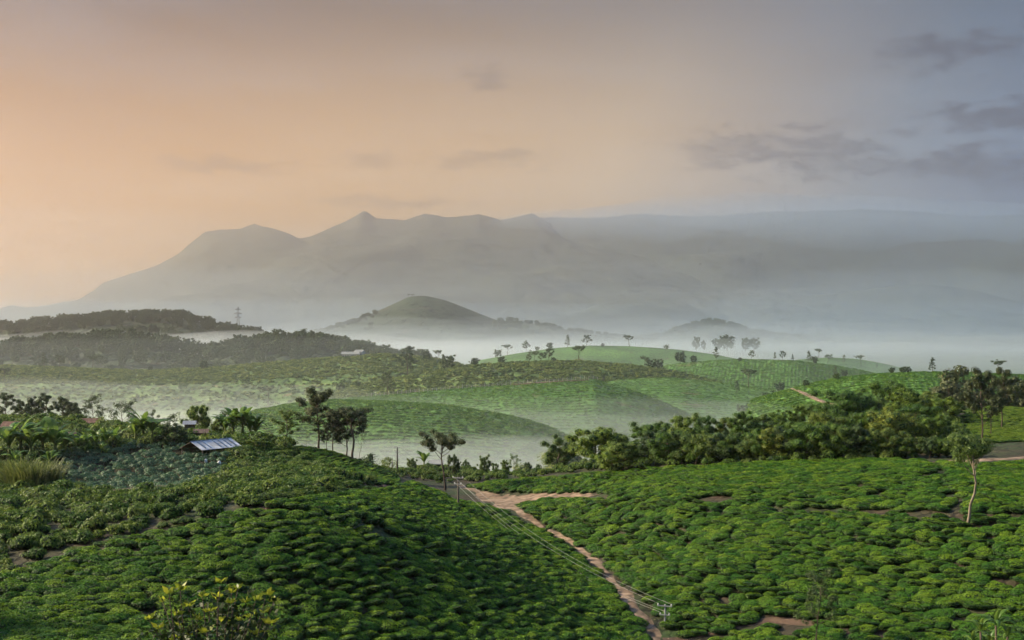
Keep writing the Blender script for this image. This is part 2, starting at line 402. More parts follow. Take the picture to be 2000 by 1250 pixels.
M["tea_side"] = leaf_mat("tea_side", (0.018, 0.052, 0.006), (0.045, 0.105, 0.010), 0.2, 0.6, 0.22)
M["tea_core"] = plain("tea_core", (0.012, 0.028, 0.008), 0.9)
M["tea_far_core"] = plain("tea_far_core", (0.040, 0.105, 0.012), 0.9)
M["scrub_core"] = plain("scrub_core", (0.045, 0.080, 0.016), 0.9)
M["tea_sunlit_tint"] = leaf_mat("tea_sunlit_tint", (0.075, 0.150, 0.008), (0.160, 0.235, 0.016), 0.3, 0.6, 0.15)  # lighter copy of tea, sunlight painted into the leaf colour
M["dark_leaf"] = leaf_mat("dark_leaf", (0.010, 0.024, 0.005), (0.030, 0.052, 0.010), 0.2, 0.6, 0.1)
M["warm_leaf"] = leaf_mat("warm_leaf", (0.060, 0.110, 0.010), (0.175, 0.220, 0.028), 0.2, 0.5, 0.25)
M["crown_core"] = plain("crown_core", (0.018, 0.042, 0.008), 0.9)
M["bark"] = plain("bark", (0.085, 0.062, 0.048), 0.9, 0, 6, .35, 0.5)
M["pale_bark"] = plain("pale_bark", (0.20, 0.165, 0.125), 0.9, 0, 6, .3, 0.5)
M["oak_leaf"] = leaf_mat("oak_leaf", (0.030, 0.046, 0.018), (0.075, 0.090, 0.030), 0.2, 0.6, 0.2)
M["broad_leaf"] = leaf_mat("broad_leaf", (0.036, 0.096, 0.008), (0.140, 0.225, 0.024), 0.28, 0.5, 0.3)
M["light_leaf"] = leaf_mat("light_leaf", (0.060, 0.110, 0.022), (0.130, 0.190, 0.040), 0.40, 0.5, 0.2)
M["dull_leaf"] = leaf_mat("dull_leaf", (0.025, 0.050, 0.016), (0.060, 0.095, 0.028), 0.15, 0.6, 0.3)
M["scrub_leaf"] = leaf_mat("scrub_leaf", (0.030, 0.080, 0.008), (0.100, 0.170, 0.022), 0.3, 0.6, 0.35)
M["cassava_leaf"] = leaf_mat("cassava_leaf", (0.035, 0.085, 0.045), (0.085, 0.160, 0.085), 0.3, 0.5, 0.2)
M["banana_leaf"] = leaf_mat("banana_leaf", (0.050, 0.115, 0.018), (0.115, 0.205, 0.035), 0.4, 0.4, 0.25)
M["reed"] = leaf_mat("reed", (0.055, 0.095, 0.020), (0.150, 0.180, 0.045), 0.35, 0.6, 0.2)
M["yellow_leaf"] = leaf_mat("yellow_leaf", (0.08, 0.13, 0.012), (0.27, 0.31, 0.03), 0.5, 0.4, 0.1)
M["scrub_far"] = leaf_mat("scrub_far", (0.060, 0.110, 0.020), (0.150, 0.200, 0.045), 0.3, 0.7, 0.4)

def unit(v): return v / np.maximum(np.linalg.norm(v, axis=-1, keepdims=True), 1e-9)
def rdir(n, rg): return unit(rg.normal(size=(n, 3)))
def leaf_quads(c, nrm, size, aspect=0.55, rg=RNG):
    n = len(c); size = np.broadcast_to(np.asarray(size, float), (n,))[:, None]
    nrm = unit(nrm); t = unit(np.cross(nrm, rdir(n, rg))); b = np.cross(nrm, t)
    v = np.stack([c - t * size * .5, c - b * size * .5 * aspect, c + t * size * .5, c + b * size * .5 * aspect], 1).reshape(-1, 3)
    return v, np.arange(n * 4).reshape(n, 4)
def tube(pts, rad, sides=6):
    pts = np.asarray(pts, float); n = len(pts); rad = np.broadcast_to(rad, (n,))
    d = np.gradient(pts, axis=0); d = unit(d)
    ref = np.array([1.0, 0.13, 0.07]); a = unit(np.cross(d, ref)); b = np.cross(d, a)
    th = np.arange(sides) / sides * 2 * np.pi
    v = pts[:, None] + rad[:, None, None] * (np.cos(th)[None, :, None] * a[:, None] + np.sin(th)[None, :, None] * b[:, None])
    v = v.reshape(-1, 3)
    i = np.arange(n - 1)[:, None] * sides; j = np.arange(sides)[None, :]; k = (j + 1) % sides
    f = np.stack([i + j, i + k, i + sides + k, i + sides + j], 2).reshape(-1, 4)
    v = np.concatenate([v, pts[-1:]]); top = (n - 1) * sides
    tri = np.stack([top + np.arange(sides), top + (np.arange(sides) + 1) % sides, np.full(sides, len(v) - 1)], 1)
    return v, f, tri
class MB:
    def __init__(s): s.v = []; s.f4 = []; s.f3 = []; s.n = 0
    def add(s, v, f4=None, f3=None):
        s.v.append(np.asarray(v, float))
        if f4 is not None and len(f4): s.f4.append(np.asarray(f4) + s.n)
        if f3 is not None and len(f3): s.f3.append(np.asarray(f3) + s.n)
        s.n += len(v)
    def tube(s, pts, rad, sides=6): s.add(*tube(pts, rad, sides))
    def bar(s, a, b, r, sides=4): s.tube([a, b], [r, r], sides)
    def box(s, lo, hi):
        x0, y0, z0 = lo; x1, y1, z1 = hi
        s.add([(x0,y0,z0),(x1,y0,z0),(x1,y1,z0),(x0,y1,z0),(x0,y0,z1),(x1,y0,z1),(x1,y1,z1),(x0,y1,z1)],
              [(0,3,2,1),(4,5,6,7),(0,1,5,4),(1,2,6,5),(2,3,7,6),(3,0,4,7)])
    def mesh(s, name, mat, smooth=False):
        fs = []
        if s.f4: fs.append(np.concatenate(s.f4))
        if s.f3: fs.append(np.concatenate(s.f3))
        return mesh_np(name, np.concatenate(s.v), fs, [mat] if not isinstance(mat, (list, tuple)) else mat, smooth=smooth)

def tea_bush_mesh(seed):
    rg = np.random.default_rng(seed)
    ph = rg.uniform(0, 6.28, 5); am = rg.uniform(0.02, 0.11, 5)
    def outline(th): return 1 + sum(am[k] * np.sin((k + 1) * th + ph[k]) for k in range(5))
    H = 0.62; Rb = 0.74
    def top(r): return H * (1 - 0.42 * r ** 2.6)
    # leafy table
    n = 620
    th = rg.uniform(0, 2 * np.pi, n); r = np.sqrt(rg.uniform(0, 1, n))
    lump = 0.035 * np.sin(5 * r * np.cos(th) + ph[0]) * np.cos(6 * r * np.sin(th) + ph[1])
    rr = r * Rb * outline(th)
    c = np.stack([rr * np.cos(th), rr * np.sin(th), top(r) + lump + rg.normal(0, .018, n)], 1)
    nr = np.stack([np.cos(th) * r ** 3 * 0.9, np.sin(th) * r ** 3 * 0.9, np.ones(n)], 1) + rg.normal(0, .42, (n, 3))
    m = 230
    th2 = rg.uniform(0, 2 * np.pi, m); zz = rg.uniform(0.16, 0.62, m)
    r2 = Rb * outline(th2) * (0.80 + 0.22 * (zz / 0.62)) * rg.uniform(.93, 1.02, m)
    c2 = np.stack([r2 * np.cos(th2), r2 * np.sin(th2), zz * 0.62], 1)
    nr2 = np.stack([np.cos(th2), np.sin(th2), np.full(m, .45)], 1) + rg.normal(0, .4, (m, 3))
    v, f = leaf_quads(np.concatenate([c, c2]), np.concatenate([nr, nr2]), rg.uniform(.085, .15, n + m), 0.62, rg)
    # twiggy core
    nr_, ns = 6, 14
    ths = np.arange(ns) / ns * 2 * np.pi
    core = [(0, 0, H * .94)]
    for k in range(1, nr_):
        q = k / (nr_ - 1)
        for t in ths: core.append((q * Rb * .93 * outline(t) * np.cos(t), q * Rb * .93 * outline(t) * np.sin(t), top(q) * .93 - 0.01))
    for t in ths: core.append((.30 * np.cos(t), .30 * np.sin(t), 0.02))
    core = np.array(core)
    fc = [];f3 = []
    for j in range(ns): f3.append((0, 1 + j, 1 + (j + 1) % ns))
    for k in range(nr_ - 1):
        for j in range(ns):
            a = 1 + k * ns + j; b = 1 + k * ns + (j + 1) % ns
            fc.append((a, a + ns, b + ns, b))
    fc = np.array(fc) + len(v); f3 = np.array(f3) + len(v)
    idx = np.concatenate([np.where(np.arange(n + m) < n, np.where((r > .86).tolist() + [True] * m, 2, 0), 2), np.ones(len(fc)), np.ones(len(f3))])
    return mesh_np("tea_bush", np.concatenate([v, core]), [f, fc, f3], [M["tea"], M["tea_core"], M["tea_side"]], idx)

def mound_mesh(name, mat, seed, n=420, r=1.0, h=1.0, leaf=0.16, lobes=7, core="tea_core"):
    """leafy shrub: several overlapping lobes of leaves, height h, half width r"""
    rg = np.random.default_rng(seed)
    C = []; 
    for k in range(lobes):
        a = rg.uniform(0, 6.28); q = np.sqrt(rg.uniform(0, 1)) * 0.62 * r
        C.append((q * np.cos(a), q * np.sin(a), h * rg.uniform(.28, .62) * (1 - .35 * q / r), rg.uniform(.32, .52) * r))
    c = []; nr = []
    per = n // lobes
    for (x, y, z, q) in C:
        d = rdir(per, rg); d[:, 2] = np.abs(d[:, 2]) * 1.0 - .25
        rad = q * rg.uniform(.72, 1.08, per)
        p = np.array([x, y, z]) + d * rad[:, None] * np.array([1, 1, min(1.0, h / r * .85)])
        c.append(p); nr.append(d + np.array([0, 0, .4]) + rg.normal(0, .38, (per, 3)))
    c = np.concatenate(c); nr = np.concatenate(nr); c[:, 2] = np.clip(c[:, 2], 0.03, None)
    v, f = leaf_quads(c, nr, rg.uniform(.6, 1.4, len(c)) * leaf, 0.55, rg)
    idx = np.zeros(len(f)); fs = [f]
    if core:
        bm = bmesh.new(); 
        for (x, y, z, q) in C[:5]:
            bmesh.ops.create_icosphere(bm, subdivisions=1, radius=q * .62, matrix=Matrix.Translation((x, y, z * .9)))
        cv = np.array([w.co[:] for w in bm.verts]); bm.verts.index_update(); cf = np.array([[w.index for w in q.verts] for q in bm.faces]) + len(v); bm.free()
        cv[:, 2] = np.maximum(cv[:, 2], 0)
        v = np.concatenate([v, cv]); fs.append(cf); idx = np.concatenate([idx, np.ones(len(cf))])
    return mesh_np(name, v, fs, [mat, M[core or "tea_core"]], idx)

def tree_meshes(kind, seed, leaves=1, lmat=None, bmat=None, lsize=1.0):
    """unit-height tree: (trunk mesh with limbs, crown mesh)"""
    rg = np.random.default_rng(seed)
    tb = MB(); clumps = []         # (centre, radius, weight)
    def limb(a, b, r0, bend=.08, k=5):
        a = np.array(a, float); b = np.array(b, float); t = np.linspace(0, 1, k)[:, None]
        p = a + (b - a) * t + np.array([rg.normal(0, bend), rg.normal(0, bend), rg.normal(0, bend * .4)]) * np.sin(np.pi * t) * np.linalg.norm(b - a)
        tb.tube(p, np.linspace(r0, r0 * .35, k), 5); return p
    S = dict(oak=(.30, .98, .013, .27), umbrella=(.50, .93, .015, .32), slim=(.20, .98, .011, .16), broad=(.16, .80, .020, .40),
             tall_forest=(.25, .85, .014, .32), open=(.22, .90, .010, .34), bare=(.45, .92, .007, .22), flat=(.55, .85, .012, .38), round=(.18, .75, .014, .42))[kind]
    z0, zt, r0, w = S
    lean = rg.normal(0, .02, 2)
    k = 9; tz = np.linspace(0, zt, k); wob = np.cumsum(rg.normal(0, .006 if kind in ('oak', 'slim') else .015, (k, 2)), axis=0)
    tp = np.stack([lean[0] * tz + wob[:, 0], lean[1] * tz + wob[:, 1], tz], 1); tp[0, :2] = 0
    tp[0, 2] = -0.03
    tb.tube(tp, np.linspace(r0 * 1.25, r0 * .35, k) * np.where(np.arange(k) == 0, 1.25, 1), 7)
    at = lambda z: np.array([np.interp(z, tz, tp[:, 0]), np.interp(z, tz, tp[:, 1]), z])
    nl = dict(oak=15, umbrella=10, slim=16, broad=13, tall_forest=13, open=13, bare=8, flat=9, round=12)[kind]
    for i in range(nl):
        q = (i + rg.uniform(0, .8)) / nl; a = i * 2.4 + rg.uniform(-.5, .5)
        zb = z0 + (zt - z0) * q * .92
        if kind in ('oak',): ln = w * (0.55 + .75 * math.sin(math.pi * min(1, q * 1.02 + .18))) * rg.uniform(.55, 1.12) ; up = .16 + .10 * rg.random()
        elif kind == 'slim': ln = w * (1.15 - q) * rg.uniform(.6, 1.1); up = .05
        elif kind in ('umbrella', 'flat'): ln = w * rg.uniform(.35, 1.0); zb = z0 + (zt - z0) * q * .75; up = (zt - zb) * rg.uniform(.45, 1.0)
        elif kind == 'bare': ln = w * rg.uniform(.5, 1.0); up = .14
        elif kind == 'open': ln = w * rg.uniform(.5, 1.05) * (1.1 - .5 * q); up = .16
        else: ln = w * (0.55 + .6 * math.sin(math.pi * (q * .8 + .15))) * rg.uniform(.6, 1.0); up = .13
        b = at(zb); e = b + np.array([math.cos(a) * ln, math.sin(a) * ln, up + rg.normal(0, .02)])
        pts = limb(b, e, r0 * .42)
        cr = dict(oak=.075, umbrella=.085, slim=.06, broad=.15, tall_forest=.13, open=.075, bare=.045, flat=.10, round=.15)[kind]
        clumps.append((e, cr * rg.uniform(.8, 1.25)))
        clumps.append((pts[3] + rg.normal(0, .02, 3), cr * rg.uniform(.65, 1.05)))
        if kind in ('broad', 'tall_forest', 'round', 'oak', 'umbrella', 'flat') or rg.random() < .5:
            o = rg.normal(0, cr * .9, 3); o[2] = abs(o[2]) * .6
            clumps.append((e + o, cr * rg.uniform(.6, .95)))
    tipr = dict(oak=.06, umbrella=.09, slim=.045, broad=.15, tall_forest=.13, open=.06, bare=.04, flat=.09, round=.17)[kind]
    clumps.append((at(zt) + np.array([0, 0, -.01]), tipr))
    if kind in ('broad', 'round', 'tall_forest'):      # foliage nearly to the ground and through the middle
        for i in range(9):
            a = rg.uniform(0, 6.28); q = rg.uniform(.1, .8) * w
            clumps.append((np.array([math.cos(a) * q, math.sin(a) * q, rg.uniform(.14 if kind != 'tall_forest' else .3, .6)]), .15 * rg.uniform(.7, 1.1)))
    ls = dict(oak=.020, umbrella=.020, slim=.020, broad=.024, tall_forest=.022, open=.022, bare=.016, flat=.022, round=.024)[kind] * lsize
    dens = dict(oak=75, umbrella=85, slim=60, broad=110, tall_forest=110, open=34, bare=22, flat=90, round=120)[kind] * leaves
    c = []; nr = []
    for (e, cr) in clumps:
        n = max(4, int(dens * rg.uniform(.7, 1.2)))
        d = rdir(n, rg); rad = cr * rg.uniform(.45, 1.12, n) ** .6
        flat_ = np.array([1.1, 1.1, .72 if kind in ('umbrella', 'flat', 'broad') else .85])
        c.append(e + d * rad[:, None] * flat_); nr.append(d * 1.0 + np.array([0, 0, .45]) + rg.normal(0, .36, (n, 3)))
    c = np.concatenate(c); nr = np.concatenate(nr); c[:, 2] = np.maximum(c[:, 2], .02)
    sc = 1.0 / max(c[:, 2].max(), .5)
    v, f = leaf_quads(c * sc, nr, rg.uniform(.6, 1.4, len(c)) * ls, .6, rg)
    fs = [f]; idx = np.zeros(len(f))
    if kind not in ('open', 'bare'):          # dark balls added against see-through crowns, with inner shade put into their colour
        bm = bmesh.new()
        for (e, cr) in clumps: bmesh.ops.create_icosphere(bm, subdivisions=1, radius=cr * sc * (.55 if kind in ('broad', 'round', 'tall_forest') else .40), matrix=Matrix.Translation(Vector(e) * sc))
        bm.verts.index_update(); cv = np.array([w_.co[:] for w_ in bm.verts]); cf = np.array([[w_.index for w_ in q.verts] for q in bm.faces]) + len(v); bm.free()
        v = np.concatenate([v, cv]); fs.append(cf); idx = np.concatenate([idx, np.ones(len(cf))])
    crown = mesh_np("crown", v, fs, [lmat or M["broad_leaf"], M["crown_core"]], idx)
    tb.v = [q * sc for q in tb.v]
    trunk = tb.mesh("trunk", bmat or M["bark"], True)
    return trunk, crown

TREES = {}
def variants(key, kind, n, **kw): TREES[key] = [tree_meshes(kind, 100 * len(TREES) + i, **kw) for i in range(n)]
variants("oak", "oak", 4, leaves=2.6, lmat=M["oak_leaf"])
variants("umbrella", "umbrella", 2, leaves=2.6, lmat=M["oak_leaf"])
variants("open", "open", 3, leaves=3.4, lmat=M["light_leaf"])
variants("light_oak", "oak", 1, leaves=2.0, lmat=M["light_leaf"])
variants("bare", "bare", 2, lmat=M["oak_leaf"])
variants("broad", "broad", 5, leaves=2.6, lmat=M["broad_leaf"])
variants("broad_warm", "broad", 3, leaves=2.4, lmat=M["warm_leaf"])
variants("broad_dull", "broad", 3, leaves=1.8, lmat=M["dull_leaf"])
variants("tall_forest", "tall_forest", 4, leaves=1.8, lmat=M["broad_leaf"])
variants("round", "broad", 3, leaves=2.4, lmat=M["light_leaf"])
variants("far_oak", "oak", 5, leaves=.45, lmat=M["dull_leaf"], lsize=2.0)
variants("far_slim", "slim", 4, leaves=.35, lmat=M["dull_leaf"], lsize=2.0)
variants("far_flat", "umbrella", 4, leaves=.5, lmat=M["dull_leaf"], lsize=2.0)
variants("far_broad", "broad", 6, leaves=.30, lmat=M["dull_leaf"], lsize=2.4)
variants("far_bare", "bare", 2, leaves=.6, lmat=M["dull_leaf"], lsize=1.6)
variants("pale_oak", "oak", 2, leaves=1.0, lmat=M["light_leaf"], bmat=M["pale_bark"])
_tc = {}
def tree(key, base, h, label, group=None, width=1.0, rz=None, var=None, cat="tree", name="tree", lean=0.0):
    i = _tc.get(key, 0) if var is None else var; _tc[key] = i + 1
    tr, cr = TREES[key][i % len(TREES[key])]
    e = empty(name, base, random.uniform(0, 6.28) if rz is None else rz, (h * width, h * width, h))
    if lean: e.rotation_euler = (0, lean, e.rotation_euler[2])
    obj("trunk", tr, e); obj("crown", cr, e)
    return tag(e, label, cat, group)

# geometry-node scatter for what nobody could count one by one
def scatter(name, pts, rot, scl, idx, meshes, label, cat):
    src = bpy.data.collections.new(name + "_kinds")
    for i, me in enumerate(meshes):
        src.objects.link(bpy.data.objects.new("%s_kind_%02d" % (name, i), me))
    me = bpy.data.meshes.new(name); me.vertices.add(len(pts)); me.vertices.foreach_set("co", np.asarray(pts, np.float32).ravel())
    for nm, typ, dat, key in (("rot", 'FLOAT_VECTOR', rot, "vector"), ("scl", 'FLOAT_VECTOR', scl, "vector"), ("kind_index", 'INT', idx, "value")):
        at = me.attributes.new(nm, typ, 'POINT'); at.data.foreach_set(key, np.asarray(dat, np.float32 if typ != 'INT' else np.int32).ravel())
    for q in meshes[0].materials: me.materials.append(q)
    o = obj(name, me); tag(o, label, cat, kind="stuff")
    ng = bpy.data.node_groups.new(name, 'GeometryNodeTree'); L = ng.links.new
    ng.interface.new_socket("Geometry", in_out='INPUT', socket_type='NodeSocketGeometry'); ng.interface.new_socket("Geometry", in_out='OUTPUT', socket_type='NodeSocketGeometry')
    gi = ng.nodes.new("NodeGroupInput"); go = ng.nodes.new("NodeGroupOutput")
    ci = ng.nodes.new("GeometryNodeCollectionInfo"); ci.inputs["Collection"].default_value = src
    ci.inputs["Separate Children"].default_value = True; ci.inputs["Reset Children"].default_value = True
    ip = ng.nodes.new("GeometryNodeInstanceOnPoints"); ip.inputs["Pick Instance"].default_value = True
    def na(nm, typ):
        n = ng.nodes.new("GeometryNodeInputNamedAttribute"); n.data_type = typ; n.inputs["Name"].default_value = nm; return n.outputs["Attribute"]
    L(gi.outputs[0], ip.inputs["Points"]); L(ci.outputs[0], ip.inputs["Instance"])
    L(na("kind_index", 'INT'), ip.inputs["Instance Index"])
    e2r = ng.nodes.new("FunctionNodeEulerToRotation"); L(na("rot", 'FLOAT_VECTOR'), e2r.inputs[0]); L(e2r.outputs[0], ip.inputs["Rotation"])
    L(na("scl", 'FLOAT_VECTOR'), ip.inputs["Scale"]); L(ip.outputs[0], go.inputs[0])
    md = o.modifiers.new("scatter", 'NODES'); md.node_group = ng
    return o
def inside(poly, x, y):
    poly = np.asarray(poly, float); r = np.zeros(len(x), bool); j = len(poly) - 1
    for i in range(len(poly)):
        xi, yi = poly[i]; xj, yj = poly[j]
        c = ((yi > y) != (yj > y)) & (x < (xj - xi) * (y - yi) / (yj - yi + 1e-12) + xi)
        r ^= c; j = i
    return r

def build_setting():
    xs = np.concatenate([np.linspace(-10800, -3000, 10), np.linspace(-2500, 2500, 41), np.linspace(3000, 10800, 10)])
    ys = np.concatenate([[-550, -300, 0, 200], np.linspace(300, 4000, 60), np.linspace(4500, 14400, 20)])
    X, Y = np.meshgrid(xs, ys, indexing='ij')
    Z = FLOOR + 2.0 * fbm(X / 150, Y / 150, 5, 3) - 1.5
    Z = np.where(Y < 350, FLOOR - 6, Z)
    me = mesh_np("valley_ground", np.stack([X.ravel(), Y.ravel(), Z.ravel()], 1), [grid_faces(len(xs), len(ys))], [M["plain"]], smooth=True)
    tag(obj("valley_ground", me), kind="structure")
    H = HILLS
    H["a"] = hill("tea_hill", [(420,826),(480,806),(560,790),(650,781),(760,784),(870,792),(950,804),(1020,819),(1080,838),(1130,862)], 440, 90, 90, M["tea_hill"], seed=1, amp=1.0)
    H["b1"] = hill("tea_hill", [(600,786),(700,776),(800,768),(900,759),(1000,752),(1100,744),(1160,741),(1230,760),(1290,783),(1340,806),(1390,835)], 600, 130, 60, M["tea_hill"], seed=2, amp=1.2)
    H["b2"] = hill("scrub_hill", [(600,788),(660,766),(730,748),(800,734),(900,717),(1000,710),(1130,706),(1230,714),(1300,724),(1380,742),(1460,764),(1520,785)], 720, 130, 90, M["scrub_hill"], seed=3, amp=2.0)
    H["b3"] = hill("tea_hill", [(1150,745),(1230,738),(1320,738),(1400,746),(1480,757),(1560,768),(1640,790)], 690, 190, 60, M["tea_hill_light"], seed=4, amp=1.2)
    H["c"] = hill("scrub_hill", [(-250,712),(-100,716),(0,716),(150,720),(270,724),(370,722),(450,716),(550,708),(650,699),(750,692),(830,699),(900,712)], 850, 260, 150, M["scrub_hill"], seed=5, amp=2.5)
    H["d"] = hill("tea_hill", [(1470,782),(1520,767),(1580,751),(1640,738),(1720,730),(1800,726),(1870,726),(1950,730),(2050,735),(2200,745)], 480, 130, 130, M["row_hill"], seed=6, amp=0.8)
    H["e"] = hill("tea_hill", [(1250,728),(1310,712),(1380,705),(1450,701),(1550,704),(1620,712),(1680,722),(1740,736)], 800, 120, 90, M["row_hill"], seed=7, amp=0.9)
    H["f"] = hill("tea_hill", [(930,705),(1000,692),(1080,680),(1150,675),(1230,676),(1320,682),(1400,693),(1470,707)], 1250, 150, 150, M["tea_hill"], seed=8, amp=1.0)
    H["g"] = hill("tea_hill", [(1500,713),(1560,702),(1620,698),(1680,702),(1740,713),(1790,726)], 1100, 140, 120, M["tea_hill"], seed=9, amp=1.0)
    H["r2"] = hill("forest_ridge", [(-250,700),(-100,692),(0,684),(100,676),(200,666),(260,666),(330,678),(390,694),(430,688),(480,674),(540,667),(600,670),(660,677),(720,688),(770,699),(830,708)], 1150, 200, 150, M["forest_floor"], seed=10, amp=5)
    H["r1"] = hill("forest_ridge", [(-250,650),(-60,648),(0,642),(60,637),(150,627),(250,619),(350,622),(400,633),(450,647),(510,658)], 1900, 300, 250, M["forest_floor"], seed=11, amp=9)
    H["k"] = hill("cone_hill", [(560,662),(600,655),(640,644),(700,623),(760,597),(800,580),(830,579),(870,588),(930,612),(970,627),(1010,629),(1060,636),(1100,645),(1180,657)], 3200, 700, 500, M["far_hill"], seed=12, amp=20, wav=180, ends=120)
    H["s"] = hill("far_hill", [(1290,657),(1330,642),(1380,628),(1410,629),(1450,643),(1500,652),(1560,660)], 3500, 350, 250, M["far_hill"], seed=13, amp=12, wav=90)
    H["m1"] = hill("mountain_range", [(-700,660,8600),(-400,655,8600),(-150,638,8600),(0,612,8600),(60,598,8600),(130,587,8700),(160,586,8700),(200,553,8900),(260,530,9000),(310,512,9000),(350,490,9000),(400,446,9000),(430,442),(470,441),(497,432),(530,446),(580,470),(595,468),(640,448),(680,432),(712,415),(735,430),(790,432),(830,420),(870,428),(935,417),(980,430),(1040,416),(1060,428),(1110,460),(1180,478),(1260,490),(1340,505),(1420,520),(1500,525,8800),(1560,545,8700),(1640,548,8600),(1700,568,8500),(1800,585,8400),(1950,610,8300)], 9000, 3600, 2000, M["mountain"], seed=14, amp=200, wav=900, ncol=520, nrow=150, ends=300, smooth_px=3, sharp=0.9, rough=60)
    H["m2"] = hill("mountain_range", [(800,470),(950,440),(1100,430),(1250,424),(1400,428),(1550,418),(1690,412),(1800,420),(1900,428),(2000,424),(2200,415),(2500,420),(2900,450)], 9700, 3600, 1500, M["mountain"], seed=15, amp=240, wav=1100, ncol=300, nrow=110, ends=500, smooth_px=10, sharp=0.9, rough=30)
    H["m3"] = hill("mountain_range", [(1500,600),(1600,575),(1720,560),(1800,556),(1900,570),(2000,590),(2150,600)], 6500, 1500, 900, M["mountain"], seed=16, amp=90, wav=500, ncol=200, nrow=80, ends=200)

def volume_mat(name, dens, col, aniso):
    m = bpy.data.materials.new(name); m.use_nodes = True; nt = m.node_tree; nt.nodes.clear()
    o = N(nt, "ShaderNodeOutputMaterial"); v = N(nt, "ShaderNodeVolumePrincipled")
    v.inputs["Color"].default_value = (*col, 1); v.inputs["Density"].default_value = dens; v.inputs["Anisotropy"].default_value = aniso
    v.inputs["Density Attribute"].default_value = ""
    nt.links.new(v.outputs[0], o.inputs["Volume"])
    return m
def box_mesh(name, lo, hi, mat):
    x0, y0, z0 = lo; x1, y1, z1 = hi
    co = [(x0,y0,z0),(x1,y0,z0),(x1,y1,z0),(x0,y1,z0),(x0,y0,z1),(x1,y0,z1),(x1,y1,z1),(x0,y1,z1)]
    return mesh_np(name, co, [np.array([(0,3,2,1),(4,5,6,7),(0,1,5,4),(1,2,6,5),(2,3,7,6),(3,0,4,7)])], [mat])
def mist(name, cx, cy, rx, ry, top, bottom, dens, label, col=(.91,.97,1.0), aniso=0.25, amp=3, wav=60, seed=0, n=70, under=0):
    """one bank of valley mist: a closed lens with a billowing top"""
    u = np.linspace(-1, 1, n); X, Y = np.meshgrid(u, u, indexing='ij')
    rho = np.clip(np.sqrt(X ** 2 + Y ** 2) / 1.0, 0, 1)
    # squircle map to a disc
    Xd = X * np.sqrt(1 - Y * Y / 2); Yd = Y * np.sqrt(1 - X * X / 2)
    rho = np.sqrt(Xd ** 2 + Yd ** 2)
    wx = cx + Xd * rx; wy = cy + Yd * ry
    edge = np.clip(1 - rho ** 2, 0, 1) ** 0.7
    zt = bottom + 0.05 + (top - bottom + amp * fbm(wx / wav, wy / wav, seed, 4)) * edge
    zt = np.maximum(zt, bottom + 0.05 * (rho < 0.999))
    top_co = np.stack([wx.ravel(), wy.ravel(), zt.ravel()], 1); bot = top_co.copy(); bot[:, 2] = bottom - 0.5 - (under * (1 + fbm(wx / wav, wy / wav, seed + 50, 4)) * edge).ravel()
    f = grid_faces(n, n); m_ = n * n
    idx = np.arange(m_).reshape(n, n)
    ring = np.concatenate([idx[:-1, 0], idx[-1, :-1], idx[:0:-1, -1], idx[0, :0:-1]]); nx = np.roll(ring, -1)
    side = np.stack([ring, nx, nx + m_, ring + m_], 1)[:, ::-1]
    me = mesh_np(name, np.concatenate([top_co, bot]), [f, f[:, ::-1] + m_, side], [volume_mat(name, dens, col, aniso)], smooth=True)
    return tag(obj(name, me), label, "mist", kind="stuff")
def build_air():
    hz = obj("haze", box_mesh("haze", (-11000, -600, FLOOR - 12), (11000, 14600, 850), volume_mat("haze", HAZE_D, HAZE_C, HAZE_G)))
    tag(hz, "pale morning haze filling the whole valley", "haze", kind="stuff")
    for a in MISTS: mist("mist", *a[:8], **a[8])
HAZE_D, HAZE_C, HAZE_G = 0.000145, (0.97, 0.965, 0.99), 0.90
